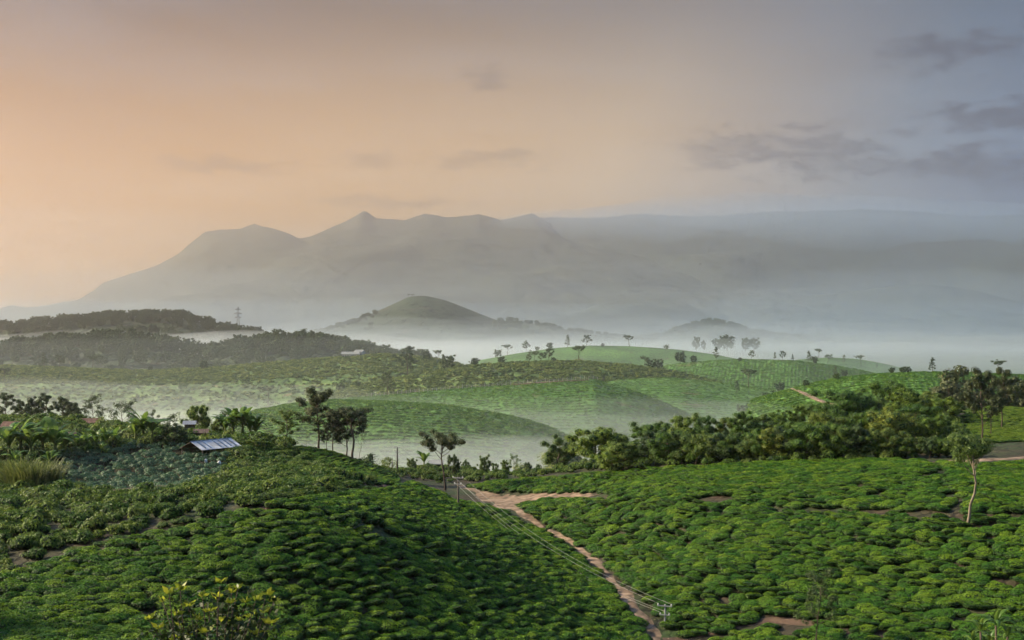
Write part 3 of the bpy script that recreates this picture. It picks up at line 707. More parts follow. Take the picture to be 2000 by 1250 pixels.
MISTS = [
 (0, 900, 1700, 760, -10, -58, 0.00017, "faint low haze lying over the tea hills", dict(col=(.80, .95, 1.0), amp=8, wav=200, seed=20)),
 (-10, 410, 380, 210, -25, -58, 0.0007, "thin upper mist over the valley behind the near slopes", dict(amp=6, wav=60, seed=1)),
 (-15, 400, 340, 180, -29, -58, 0.0012, "light mist over the valley floor behind the lone tree", dict(amp=7, wav=55, seed=13)),
 (-15, 390, 310, 160, -33, -58, 0.0030, "soft mist low over the valley floor behind the lone tree", dict(amp=7, wav=60, seed=2)),
 (-15, 380, 280, 140, -36, -58, 0.0040, "dense mist pooled on the valley floor behind the lone tree", dict(amp=6, wav=55, seed=21)),
 (-15, 365, 240, 115, -40, -58, 0.007, "thickest mist lying low behind the lone tree", dict(amp=5, wav=45, seed=12)),
 (-250, 600, 360, 240, -26, -58, 0.0006, "thin mist below the long left ridge", dict(amp=8, wav=80, seed=3)),
 (-230, 560, 300, 220, -31, -58, 0.0010, "light mist low below the long left ridge", dict(amp=9, wav=70, seed=14)),
 (-220, 500, 250, 180, -36, -58, 0.0018, "denser mist low below the long left ridge", dict(amp=9, wav=70, seed=8)),
 (150, 640, 260, 160, -34, -58, 0.0012, "mist in the hollow between the tea hills", dict(amp=7, wav=60, seed=4)),
 (150, 620, 250, 140, -39, -58, 0.0022, "lower mist in the hollow between the tea hills", dict(amp=6, wav=60, seed=22)),
 (300, 1000, 420, 170, -30, -58, 0.0020, "mist between the striped hill and the domed hill", dict(col=(.84, .94, 1.0), aniso=.6, amp=8, wav=80, seed=9)),
 (-400, 1500, 800, 330, -14, -58, 0.0020, "mist between the two left forest ridges", dict(aniso=.6, amp=14, wav=150, seed=10)),
 (100, 1900, 1500, 750, -14, -58, 0.0006, "white mist sheet behind the tea hills", dict(col=(.84, .94, 1.0), aniso=.6, amp=20, wav=200, seed=5)),
 (100, 1800, 1200, 600, -26, -58, 0.0014, "thicker white mist low behind the tea hills", dict(col=(.84, .94, 1.0), aniso=.6, amp=14, wav=160, seed=15)),
 (150, 2700, 1300, 850, 2, -58, 0.0005, "bright mist around the foot of the cone hill", dict(col=(.84, .94, 1.0), aniso=.6, amp=34, wav=260, seed=11)),
 (0, 5200, 4200, 3200, 60, -58, 0.00012, "broad mist sheet at the foot of the mountains", dict(col=(.62, .82, 1.0), aniso=.6, amp=80, wav=900, seed=6)),
 (0, 5400, 4400, 3000, 200, -58, 0.00007, "faint haze bank rising against the mountains", dict(col=(.62, .82, 1.0), aniso=.6, amp=140, wav=1200, seed=16)),
 (1850, 8500, 2100, 850, 730, 560, 0.0008, "low cloud wrapped around the right mountain top", dict(col=(.62, .82, 1.0), aniso=.6, amp=80, wav=600, seed=30, under=150)),
 (1250, 3800, 900, 900, 150, -58, 0.00022, "mist rising at the right before the blue mountain", dict(col=(.62, .82, 1.0), aniso=.6, amp=120, wav=380, seed=7)),
]

# ------------------------------------------------------------------ tea on the near slopes
def slope_rot(x, y, jit=0.0):
    e = 0.8
    gx = (ground_z(x + e, y) - ground_z(x - e, y)) / (2 * e); gy = (ground_z(x, y + e) - ground_z(x, y - e)) / (2 * e)
    return np.arctan(gy) * .75, -np.arctan(gx) * .75
LEFT_TEA = [(-250,1190),(0,1134),(150,1088),(300,1045),(430,1016),(560,984),(660,974),(770,958),(800,946),(850,962),(880,982),(935,990),(985,1004),(1060,1042),(1115,1082),(1165,1122),(1205,1170),(1240,1215),(1262,1262),(1290,1420),(-250,1420)]
CREST_TEA = [(575,874),(640,880),(700,900),(770,925),(775,945),(745,952),(690,934),(640,922),(590,905)]
RIGHT_LOW = [(1018,990),(1060,980),(1150,978),(1250,975),(1345,977),(1380,988),(1420,988),(1440,983),(1500,992),(1600,1006),(1750,1010),(2000,1014),(2400,1018),(2400,1420),(1520,1420),(1500,1262),(1600,1232),(1570,1214),(1500,1208),(1420,1236),(1340,1246),(1302,1225),(1262,1172),(1215,1130),(1165,1082),(1100,1042),(1040,1012)]
RIGHT_CORNER = [(1390,1262),(1420,1244),(1500,1224),(1530,1262),(1520,1300),(1380,1300)]
RIGHT_UP = [(915,952),(960,943),(1060,937),(1200,925),(1320,915),(1500,907),(1660,902),(1800,902),(1826,908),(1850,960),(1862,998),(1800,1000),(1700,996),(1600,996),(1520,990),(1440,982),(1420,974),(1375,972),(1345,977),(1230,975),(1180,965),(1060,964),(1000,964),(950,961)]
RIGHT_FAR = [(1838,906),(1900,912),(2000,906),(2400,900),(2400,1008),(2000,1006),(1880,1002),(1866,960)]
LIME = [(1885,800),(1960,793),(2050,792),(2400,790),(2400,862),(2000,864),(1920,866),(1890,860)]
HOLES = [(510,1120,26,12),(1400,975,24,9),(1412,1008,16,7),(1410,1180,18,9),(1560,1003,22,5),(310,1205,18,14),(1725,1060,14,7),(655,962,30,8)]
def tea_points(poly, sp, seed, far=260):
    rg = np.random.default_rng(seed)
    xs = np.arange(-75, 95, sp); ys = np.arange(60, far, sp * .80)
    X, Y = np.meshgrid(xs, ys, indexing='ij')
    X = X + (np.arange(len(ys)) % 2)[None, :] * sp * .5
    X = X + rg.uniform(-.30, .30, X.shape) * sp; Y = Y + rg.uniform(-.30, .30, X.shape) * sp * .8
    x = X.ravel(); y = Y.ravel(); z = ground_z(x, y)
    px, py = to_px(x, y, z)
    k = inside(poly, px, py)
    for (hx, hy, rx, ry) in HOLES: k &= ((px - hx) / rx) ** 2 + ((py - hy) / ry) ** 2 > .6
    k &= fbm(x / 4.5, y / 4.5, seed + 5, 2) > -0.70
    k &= np.abs(fbm(x / 13 + .15 * y / 13, y / 17, seed + 9, 2)) > 0.012      # winding picking lanes
    k &= rg.random(len(x)) > 0.02
    return x[k], y[k], z[k], px[k], py[k]
def build_tea():
    kinds = [tea_bush_mesh(40 + i) for i in range(9)]
    out = []
    for nm, poly, sp, sc, seed in (("left", LEFT_TEA, 1.02, .87, 1), ("right", RIGHT_LOW, 1.02, .87, 2), ("right", RIGHT_CORNER, 1.02, .87, 8), ("right", RIGHT_UP, 1.02, .88, 3), ("right", RIGHT_FAR, 1.04, .9, 4), ("crest", CREST_TEA, 1.15, .85, 5), ("lime", LIME, 1.05, .85, 6)):
        x, y, z, px, py = tea_points(poly, sp, seed)
        rg = np.random.default_rng(seed + 60); n = len(x)
        rx, ry = slope_rot(x, y)
        sx = sc * rg.uniform(.80, 1.28, n); sy = sx * rg.uniform(.82, 1.12, n); sz = sc * rg.uniform(.85, 1.15, n) * (.6 if nm in ("lime", "crest") else .85 if nm == "right" else 1)
        rzv = rg.uniform(-.5, .5, n) + np.where(rg.random(n) < .5, 0, np.pi)
        sx = sx * 1.10; sy = sy * 1.0
        for i in range(n): out.append((nm, x[i], y[i], z[i] - .04, rx[i] + rg.normal(0, .05), ry[i] + rg.normal(0, .05), rzv[i], sx[i], sy[i], sz[i], px[i], py[i], rg.integers(0, 9)))
    A = np.array([o[1:] for o in out], float); nm = np.array([o[0] for o in out])
    vis = (A[:, 9] > 5) & (A[:, 9] < 1995) & (A[:, 10] < 1252) & np.isin(nm, ["left", "right"])
    order = np.argsort(np.where(vis, A[:, 1] / A[:, 6], 1e9))[:298]
    sel = np.zeros(len(A), bool); sel[order] = True
    for i in np.nonzero(sel)[0]:
        a = A[i]; left = nm[i] == "left"
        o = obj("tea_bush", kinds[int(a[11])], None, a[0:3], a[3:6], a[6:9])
        tag(o, "clipped green tea bush in the nearest rows of the left slope" if left else "clipped green tea bush in the nearest rows of the right slope", "tea bush",
            "nearest tea bushes on the left slope" if left else "nearest tea bushes on the right slope")
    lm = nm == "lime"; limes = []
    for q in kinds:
        c = q.copy(); c.materials[0] = M["tea_sunlit_tint"]; limes.append(c)
    scatter("sunlit_tint_tea_rows", A[lm, 0:3], A[lm, 3:6], A[lm, 6:9], A[lm, 11].astype(int), limes, "tea bushes with sunlight painted into their leaves, rise at the right edge", "tea bushes")
    r = ~sel & ~lm
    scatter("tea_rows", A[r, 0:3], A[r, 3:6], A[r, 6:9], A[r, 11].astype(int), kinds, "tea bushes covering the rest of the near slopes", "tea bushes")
    print("TEA", len(A), "left", (nm == "left").sum())

def ribbon(name, pts, widths, mat, lift=0.05, wob=.25, seg=1.0):
    """path draped on the ground; pts are ground points"""
    p = np.array([(q[0], q[1]) for q in pts]); w = np.asarray(widths, float)
    d = np.concatenate([[0], np.cumsum(np.linalg.norm(np.diff(p, axis=0), axis=1))])
    s = np.arange(0, d[-1], seg); x = np.interp(s, d, p[:, 0]); y = np.interp(s, d, p[:, 1]); ww = np.interp(s, d, w)
    if len(s) > 5:
        ker = np.array([1, 2, 3, 2, 1]) / 9; x[2:-2] = np.convolve(x, ker, 'valid'); y[2:-2] = np.convolve(y, ker, 'valid')
    tx = np.gradient(x); ty = np.gradient(y); ln = np.hypot(tx, ty) + 1e-9; nx = -ty / ln; ny = tx / ln
    m = 9; u = np.linspace(-.5, .5, m)
    wl = ww * (1 + wob * fbm(s / 3, s * 0 + 1, 3, 3)); 
    X = x[:, None] + nx[:, None] * u[None] * wl[:, None]; Y = y[:, None] + ny[:, None] * u[None] * wl[:, None]
    Z = ground_z(X, Y) + lift - .10 * (np.abs(u[None]) * 2) ** 4 + .03 * fbm(X * 1.3, Y * 1.3, 9, 3)
    me = mesh_np(name, np.stack([X.ravel(), Y.ravel(), Z.ravel()], 1), [grid_faces(len(s), m)], [mat], smooth=True)
    return tag(obj(name, me), kind="structure")
def build_paths():
    def run(name, px, w, mat, **k): return ribbon(name, [hit(*q) for q in px], w, mat, **k)
    run("dirt_path", [(1290,1290),(1272,1248),(1255,1215),(1238,1190),(1215,1160),(1190,1128),(1160,1095),(1130,1072),(1090,1045),(1050,1024),(1015,1002),(990,988),(955,972),(925,958),(900,948)],
        [1.8,1.8,1.5,1.3,1.7,1.2,1.1,1.0,.9,.9,1.8,2.8,2.4,1.8,1.3], M["dirt"], wob=.9)
    run("dirt_road", [(965,975),(1010,976),(1060,976),(1110,973),(1170,967)], [5,8,7.5,6.5,4.5], M["dirt"], lift=.04)
    run("dirt_path", [(1295,1252),(1340,1252),(1400,1236),(1440,1226),(1500,1210),(1560,1216),(1640,1224)], [1.4,1.0,.9,.9,1.1,1.2,.8], M["dark_dirt"], lift=.06)
    run("dirt_road", [(1800,908),(1840,902),(1900,900),(1960,897),(2050,890)], [1.5,2.2,2.4,2.4,2.4], M["dirt"], lift=.05)
    run("dirt_road", [(-60,1165),(0,1140),(150,1092),(300,1050),(430,1022),(560,987),(660,973),(735,958),(768,946)], [1.0,1.0,1.0,1.0,1.0,1.3,2.4,3.0,2.0], M["dark_dirt"], lift=.05)  # real road along the left bank; its shade is painted in as darker dirt

# ------------------------------------------------------------------ plants and things on the near slopes
ORD = ["first", "second", "third", "fourth", "fifth", "sixth", "seventh", "eighth", "ninth", "tenth", "eleventh", "twelfth", "thirteenth", "fourteenth", "fifteenth", "sixteenth", "seventeenth", "eighteenth", "nineteenth", "twentieth", "twenty-first", "twenty-second", "twenty-third", "twenty-fourth", "twenty-fifth", "twenty-sixth", "twenty-seventh", "twenty-eighth", "twenty-ninth", "thirtieth"]
def near_tree(key, px, top, base, label, d=None, **k):
    """tree on the near ground whose foot is seen at (px, base)"""
    if d is None: b = hit(px, base)
    else:
        x = (px - 1000) / F * d; b = Vector((x, d, gz(x, d)))
    ztop = (625 - top) / F * b.y
    return tree(key, b, max(1.0, ztop - b.z), label, **k)
def build_near_trees():
    T = near_tree
    for i, (x, y, hh) in enumerate(((-33, 60, 7), (-37, 66, 8), (-38, 75, 8), (-30, 53, 6))):  # unseen trees, added to throw shade on the lower left slope
        tree("tall_forest", (x, y, gz(x, y)), hh, "unseen tree added left of the view to shade the near tea slope", "unseen trees added left of the view for shade", width=1.1)
    g = "tall trees on the left hill crest"
    T("light_oak", 560, 800, 884, "leafy light green open tree leftmost on the left hill crest", d=196, group=g, width=1.45)
    T("bare", 598, 836, 882, "small crooked bare tree under the tallest tree of the left crest", d=199, group=g)
    T("oak", 622, 754, 886, "tallest dark tree with straight trunk on the left hill crest", d=202, group=g, width=1.3, var=0)
    T("oak", 638, 828, 888, "short slim tree just right of the tallest tree on the crest", d=197, group=g, var=1, width=.8)
    T("oak", 649, 808, 891, "thick trunked brownish tree in the middle of the crest group", d=201, group=g, var=2, width=1.2)
    T("oak", 677, 802, 902, "brown green tree third from the right end of the crest group", d=201, group=g, var=3, width=1.2)
    T("umbrella", 688, 792, 904, "taller tree with spreading top near the right end of the crest group", d=198, group=g, var=1, width=1.25)
    T("bare", 699, 838, 906, "thin leaning tree at the right end of the crest group", d=202, group=g, lean=.12)
    T("umbrella", 870, 838, 958, "lone tree with umbrella crown standing beside the dirt path", var=0, width=1.0)
    T("broad_dull", 884, 886, 956, "small dull green tree close behind the lone umbrella tree", width=.6, d=215)
    g = "trees on the valley floor behind the lone tree"
    for q in ((715, 888, "broad_dull", "bluish round tree in mist at the foot of the left hill", .9, 262), (752, 890, "open", "pale open tree left of the two wooden poles", 1.0, 250),
              (806, 893, "round", "round yellow green tree right of the tall wooden pole", .8, 238), (845, 905, "open", "thin pale tree beside the small white house", .7, 236),
              (910, 897, "round", "misty tree directly right of the lone umbrella tree", .7, 250), (945, 886, "round", "tall bright rounded tree above the dirt path start", .62, 236),
              (968, 903, "tall_forest", "lower green tree right of the bright rounded tree", .7, 232), (988, 897, "tall_forest", "dark leafy tree at the middle of the valley tree row", .7, 230),
              (1003, 885, "open", "pale feathery tree above the dirt road", .8, 232), (1030, 902, "broad_dull", "low rounded tree left of the big light tree", .8, 228), (1052, 905, "tall_forest", "low tree at the left foot of the big light tree", .8, 222)):
        T(q[2], q[0], q[1], 940, q[3], group=g, width=q[4], d=q[5])
    T("round", 1088, 847, 915, "big light green open tree standing alone in the valley row", width=1.0, d=220)
    # wood on the right
    rg = random.Random(5)
    hull = lambda x: float(np.interp(x, [1120,1160,1200,1240,1270,1310,1340,1380,1420,1450,1500,1540,1600,1650,1700,1735,1770,1830,1870,1890], [880,852,862,868,838,842,822,830,832,818,826,810,800,778,784,760,772,786,802,832]))
    bas = lambda x: float(np.interp(x, [1100,1300,1500,1700,1880], [920,914,907,901,898]))
    g = "trees of the wood on the right slope"; lab = "dense green tree in the wood on the right slope"
    names = {1735: "flat topped tree crowning the highest point of the right wood", 1160: "broad dark tree at the left end of the right wood", 1340: "high bushy tree in the left half of the right wood", 1650: "tall rounded tree left of the summit of the right wood"}
    n = 0
    for px in (1160, 1198, 1228, 1268, 1302, 1340, 1376, 1412, 1450, 1488, 1520, 1558, 1600, 1650, 1690, 1735, 1772, 1808, 1842, 1868):   # back row on the rise
        top = hull(px) - 18; d = 182 if px > 1240 else 178
        T(["broad", "tall_forest", "broad_warm", "broad", "round"][n % 5], px, top, 0, names.get(px, "dense tree high in the back row of the right wood, %s from the left" % ORD[n]), group=g, d=d + rg.uniform(-5, 8), width=rg.uniform(1.0, 1.35)); n += 1
    for mi, px in enumerate(range(1190, 1880, 33)):                                                                      # middle row
        p = px + rg.uniform(-9, 9); t = hull(p) * .80 + bas(p) * .20 + rg.uniform(-16, 6)
        T(["broad", "broad_warm", "tall_forest", "broad"][n % 4], p, t, 0, "dense tree in the middle row of the right wood, %s from the left" % ORD[mi], group=g, d=166 + rg.uniform(-4, 4) - (p - 1190) * .012, width=rg.uniform(1.05, 1.4)); n += 1
    g2 = "bushes along the front edge of the right wood"
    for fi, px in enumerate(range(1112, 1880, 27)):                                                                      # front edge
        p = px + rg.uniform(-8, 8); b = bas(p); t = b - (rg.uniform(44, 82) if p > 1240 else rg.uniform(26, 46))
        key = ["broad", "broad_warm", "broad_dull", "broad", "round"][n % 5]
        T(key, p, t, b - 4, "bushy tree along the front edge of the right wood, %s from the left" % ORD[fi], group=g2, width=rg.uniform(.85, 1.2)); n += 1
    # trees on the right rise
    g = "tall trees on the lime green rise at the right"
    T("oak", 1879, 714, 793, "dark spreading tree leftmost of the tall trees on the right rise", group=g, width=1.1, var=1)
    T("oak", 1918, 716, 870, "nearest and tallest tree on the right rise, trunk forked low", group=g, width=.85, var=0)
    T("oak", 1935, 742, 850, "thin pale trunked tree between two taller ones on the right rise", group=g, width=.6, var=2)
    T("oak", 1956, 716, 838, "straight dark tree right of the nearest one on the right rise", group=g, width=.85, var=3)
    T("oak", 1985, 735, 797, "dark tree near the right edge on the far side of the rise", group=g, width=1.0, var=2)
    T("bare", 1851, 742, 800, "slender pale trunk left of the tall trees on the right rise", group=g, d=208)
    T("light_umbrella", 1889, 842, 1030, "light green tree with bare pale trunk among the right tea rows", var=0, width=.95)
    T("open_dark", 1592, 1106, 1262, "sparse dark tree growing among the tea rows at the bottom", var=0, width=.75)
    # misty row behind the left hill
    g = "trees in mist behind the left hill"
    row = [(10, 766, "oak"), (40, 779, "oak"), (66, 776, "oak"), (88, 767, "oak"), (120, 773, "oak"), (140, 786, "oak"), (157, 792, "open"), (190, 770, "open"), (240, 780, "open"), (302, 800, "open"), (343, 806, "open")]
    for i, (px, top, key) in enumerate(row):
        T("mist_" + key, px, top, 0, "grey green tree in mist behind the left hill, %s from the left" % ORD[i], group=g, d=242 + (i % 3) * 8, width=1.05)
    T("broad", 386, 789, 0, "dark round crowned tree above the small brown hut", d=203, width=.75)
    T("mist_open", 458, 800, 0, "small pale tree behind the banana plants right of the shed", d=225)
    T("round", 428, 812, 0, "yellow green tree behind the shed roof", d=200, width=.7)
    T("broad_dull", 338, 826, 876, "big dark rounded bush left of the shed roof", width=1.15, d=183)
    T("broad", 500, 853, 886, "dark bush right of the shed at the tea edge", width=1.3)
    T("broad", 470, 850, 880, "dense bush at the right end of the shed roof", width=1.1)
    for i, px in enumerate((384, 410, 440)): T("broad", px, 872 + 3 * i, 888 + 3 * i, "low bush growing against the front of the shed, %s from the left" % ORD[i], group="bushes in front of the shed", width=1.3)
    T("broad_dull", 240, 838, 880, "dull green bush behind the banana plants left of the field", width=1.1, d=190)
    T("broad", 205, 846, 882, "leafy bush between the banana clumps above the field", width=1.2, d=187)
    T("broad_dull", 310, 850, 876, "low dark bush at the top edge of the pale green field", width=1.2, d=184)
variants("mist_oak", "oak", 3, leaves=2.2, lmat=M["dull_leaf"], lsize=1.2)
variants("mist_open", "open", 3, leaves=2.6, lmat=M["dull_leaf"], lsize=1.1)
variants("light_umbrella", "umbrella", 1, leaves=3.0, lmat=M["light_leaf"], bmat=M["pale_bark"])
variants("open_dark", "open", 1, leaves=3.0, lmat=M["dull_leaf"])

# banana plants: every big leaf is its own piece
def banana_leaf_mesh(seed):
    rg = np.random.default_rng(seed); k = 9
    s = np.linspace(0, 1, k); L_ = 1.0; curl = rg.uniform(1.1, 2.5); side = rg.normal(0, .08)
    a = R(66) - curl * s ** 1.4; x = np.concatenate([[0], np.cumsum(np.cos(a[:-1]) / k)]) * L_; z = np.concatenate([[0], np.cumsum(np.sin(a[:-1]) / k)]) * L_
    w = .115 * np.sin(np.pi * np.clip((s - .10) / .92, 0, 1)) ** .6 + .006
    y = side * s ** 2
    v = []
    for i in range(k): 
        rag = 1 + rg.normal(0, .07, 2)
        v += [(x[i], y[i] - w[i] * rag[0], z[i] - w[i] * .28), (x[i], y[i], z[i]), (x[i], y[i] + w[i] * rag[1], z[i] - w[i] * .28)]
    f = []
    for i in range(k - 1):
        for j in range(2): a_ = i * 3 + j; f.append((a_, a_ + 3, a_ + 4, a_ + 1))
    return mesh_np("leaf", v, [np.array(f)], [M["banana_leaf"]], smooth=False)
BLEAF = [banana_leaf_mesh(i) for i in range(7)]
def _bstem():
    b = MB(); b.tube([(0, 0, -.1), (.01, 0, .5), (0, .01, 1.0)], [.06, .05, .03], 7); return b.mesh("stem", M["reed"], True)
BSTEM = _bstem()
def banana(base, h, label, group=None, n=8, seed=0):
    rg = random.Random(seed)
    e = empty("banana_plant", base, rg.uniform(0, 6.28))
    obj("stem", BSTEM, e, (0, 0, 0), None, (h * .8, h * .8, h * .42))
    for i in range(n):
        q = i / n
        obj("leaf", BLEAF[rg.randrange(7)], e, (0, 0, h * (.34 + .10 * q)), (0, rg.uniform(-.30, .30) - .25 * q, i * 2.4 + rg.uniform(-.4, .4)), h * rg.uniform(.62, .85))
    return tag(e, label, "banana plant", group)
def build_bananas():
    rg = random.Random(3)
    spots = [(-12,898,74),(18,905,80),(40,902,86),(60,908,78),(84,900,76),(108,904,84),(128,898,62),(30,930,60),(96,925,50),(152,888,46),(168,884,42),(186,886,52),(206,884,50),(222,880,46)]
    for i, (px, base, hp) in enumerate(spots):
        b = hit(px, base); banana(b, hp * 1.1 * b.y / F, "large banana plant in the dark grove left of the field, %s from the left" % ORD[sorted(s[0] for s in spots).index(px)], "banana plants left of the field", 9, i)
    spots = [(264,872,58),(280,872,72),(297,872,66)]
    for i, (px, base, hp) in enumerate(spots):
        b = hit(px, base); banana(b, hp * 1.1 * b.y / F, "tall sunlit banana plant above the field, %s of three from the left" % ORD[i], "sunlit banana plants above the field", 10, 20 + i)
    spots = [(440,862,52),(456,866,58),(474,868,62),(488,872,56),(500,876,46)]
    for i, (px, base, hp) in enumerate(spots):
        d = 198; x = (px - 1000) / F * d; b = Vector((x, d, gz(x, d)))
        banana(b, hp * 1.25 * d / F, "green banana plant behind the shed roof, %s from the left" % ORD[i], "banana plants behind the shed", 10, 40 + i)
    spots = [(166,892,20),(176,890,22),(198,892,24),(207,894,18)]
    for i, (px, base, hp) in enumerate(spots):
        b = hit(px, base); banana(b, hp * 1.3 * b.y / F, "small bright young banana plant at the field's top edge, %s from the left" % ORD[i], "young banana plants at the field edge", 7, 60 + i)
    b = P(828, 940, 236); b.z = gz(b.x, b.y); banana(b, 4.0, "pale banana plant right of the tall wooden pole", None, 8, 77)

def build_field():
    """pale green crop field beside the shed: every crown a plant"""
    rg = np.random.default_rng(21)
    def crop(seed):
        r2 = np.random.default_rng(seed); n = 150
        d = rdir(n, r2); d[:, 2] = np.abs(d[:, 2]); c = d * r2.uniform(.8, 1.05, n)[:, None] * np.array([.62, .62, .34]) + np.array([0, 0, .50])
        v, f = leaf_quads(c, d + np.array([0, 0, .3]) + r2.normal(0, .3, (n, 3)), r2.uniform(.16, .28, n), .4, r2)
        st = tube([(0, 0, -.05), (.02, 0, .3), (0, 0, .6)], [.03, .025, .02], 5)
        m = len(v); v = np.concatenate([v, st[0]])
        return mesh_np("cassava_plant", v, [f, st[1] + m], [M["cassava_leaf"], M["bark"]], np.concatenate([np.zeros(len(f)), np.ones(len(st[1]))]))
    kinds = [crop(300 + i) for i in range(6)]
    poly = [(112,905),(150,886),(230,878),(330,876),(372,884),(440,900),(440,940),(400,958),(300,968),(180,972),(100,960)]
    xs = np.arange(-70, -30, 1.12); ys = np.arange(150, 192, 1.25)
    X, Y = np.meshgrid(xs, ys, indexing='ij'); X = X + (np.arange(len(ys)) % 2) * .55
    X = X + rg.uniform(-.28, .28, X.shape); Y = Y + rg.uniform(-.3, .3, Y.shape)
    x = X.ravel(); y = Y.ravel(); z = ground_z(x, y); px, py = to_px(x, y, z)
    k = inside(poly, px, py + 3) & (rg.random(len(x)) > .12)
    x, y, z = x[k], y[k], z[k]; n = len(x)
    order = rg.permutation(n); ind = order[:280]; rest = order[280:]
    for i in ind:
        s = rg.uniform(.75, 1.3)
        o = obj("cassava_plant", kinds[rg.integers(6)], None, (x[i], y[i], z[i]), (0, 0, rg.uniform(0, 6.28)), (s, s, s * rg.uniform(.9, 1.35)))
        tag(o, "pale bluish green crop plant with round crown in the field beside the shed", "crop plant", "crop plants of the field beside the shed")
    print("FIELD", n)
    if len(rest):
        s = rg.uniform(.75, 1.3, len(rest)); sc = np.stack([s, s, s * 1.1], 1)
        scatter("crop_rows", np.stack([x[rest], y[rest], z[rest]], 1), np.stack([s * 0, s * 0, rg.uniform(0, 6, len(rest))], 1), sc, rg.integers(0, 6, len(rest)), kinds, "remaining crop plants of the field beside the shed", "crop plants")
SHRUB_POLY = [(-200,985),(0,962),(110,958),(180,970),(300,966),(400,956),(445,935),(450,890),(520,884),(575,884),(595,903),(645,922),(700,938),(745,953),(720,956),(660,968),(560,982),(430,1014),(300,1040),(150,1080),(0,1125),(-200,1180)]
def build_shrubs():
    rg = np.random.default_rng(31)
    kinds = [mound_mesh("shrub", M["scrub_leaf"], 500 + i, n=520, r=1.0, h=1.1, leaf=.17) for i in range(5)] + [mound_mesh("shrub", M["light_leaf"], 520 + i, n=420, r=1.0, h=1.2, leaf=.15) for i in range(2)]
    xs = np.arange(-75, -8, 1.25); ys = np.arange(82, 205, 1.25)
    X, Y = np.meshgrid(xs, ys, indexing='ij'); X = X + rg.uniform(-.6, .6, X.shape); Y = Y + rg.uniform(-.6, .6, Y.shape)
    x = X.ravel(); y = Y.ravel(); z = ground_z(x, y); px, py = to_px(x, y, z)
    k = inside(SHRUB_POLY, px, py)
    x, y, z, px, py = x[k], y[k], z[k], px[k], py[k]; n = len(x)
    s = rg.uniform(.55, 1.25, n) * (1 + .35 * fbm(x / 9, y / 9, 44, 2)); h = s * rg.uniform(.7, 1.35, n)
    near_edge = np.clip((np.interp(px, [-200,0,150,300,430,560,660,745],[1180,1125,1080,1040,1014,982,968,953]) - py) / 10, .35, 1)
    h *= near_edge
    kd = np.where(rg.random(n) < .8, rg.integers(0, 5, n), rg.integers(5, 7, n))
    big = np.argsort(np.where((px > 10) & (px < 740), -(s * h / y), 9))[:110]
    sel = np.zeros(n, bool); sel[big] = True
    for i in big:
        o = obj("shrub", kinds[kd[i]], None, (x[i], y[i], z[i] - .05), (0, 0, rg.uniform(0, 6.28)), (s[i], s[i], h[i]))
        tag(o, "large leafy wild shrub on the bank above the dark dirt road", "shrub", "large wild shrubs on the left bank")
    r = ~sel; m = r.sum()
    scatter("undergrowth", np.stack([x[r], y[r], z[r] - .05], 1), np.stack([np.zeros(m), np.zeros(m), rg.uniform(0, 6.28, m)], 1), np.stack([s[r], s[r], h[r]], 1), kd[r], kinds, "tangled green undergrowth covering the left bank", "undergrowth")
    # rough ground cover under the trees: crest of the left hill, wood floor, valley floor
    pts = []
    for poly, sp, d0, d1, h0 in (([(-100,820),(450,820),(560,870),(575,886),(520,890),(440,900),(372,884),(330,876),(230,880),(150,890),(112,905),(100,960),(-100,985)], 1.6, 150, 235, 1.25),
                     ([(1060,915),(1300,868),(1500,840),(1700,812),(1880,815),(1885,895),(1700,903),(1500,908),(1300,916),(1080,925)], 1.9, 140, 215, .95),
                     ([(700,940),(760,930),(800,935),(860,945),(905,942),(1000,938),(1080,926),(1060,900),(700,885)], 1.9, 205, 290, .8)):
        xs = np.arange(-100, 80, sp); ys = np.arange(d0, d1, sp); X, Y = np.meshgrid(xs, ys, indexing='ij')
        X = X + rg.uniform(-.8, .8, X.shape); Y = Y + rg.uniform(-.8, .8, X.shape); a = X.ravel(); b = Y.ravel(); c = ground_z(a, b); u, w = to_px(a, b, c); k = inside(poly, u, w)
        pts.append(np.stack([a[k], b[k], c[k], np.full(k.sum(), h0)], 1))
    q = np.concatenate(pts); m = len(q); s = rg.uniform(.7, 1.4, m) * q[:, 3]
    scatter("ground_cover", q[:, :3], np.stack([np.zeros(m), np.zeros(m), rg.uniform(0, 6.28, m)], 1), np.stack([s, s, s * rg.uniform(.7, 1.5, m)], 1), rg.integers(0, 7, m), kinds, "low bushes and weeds growing under the trees", "undergrowth")
    print("SHRUB", n, m)

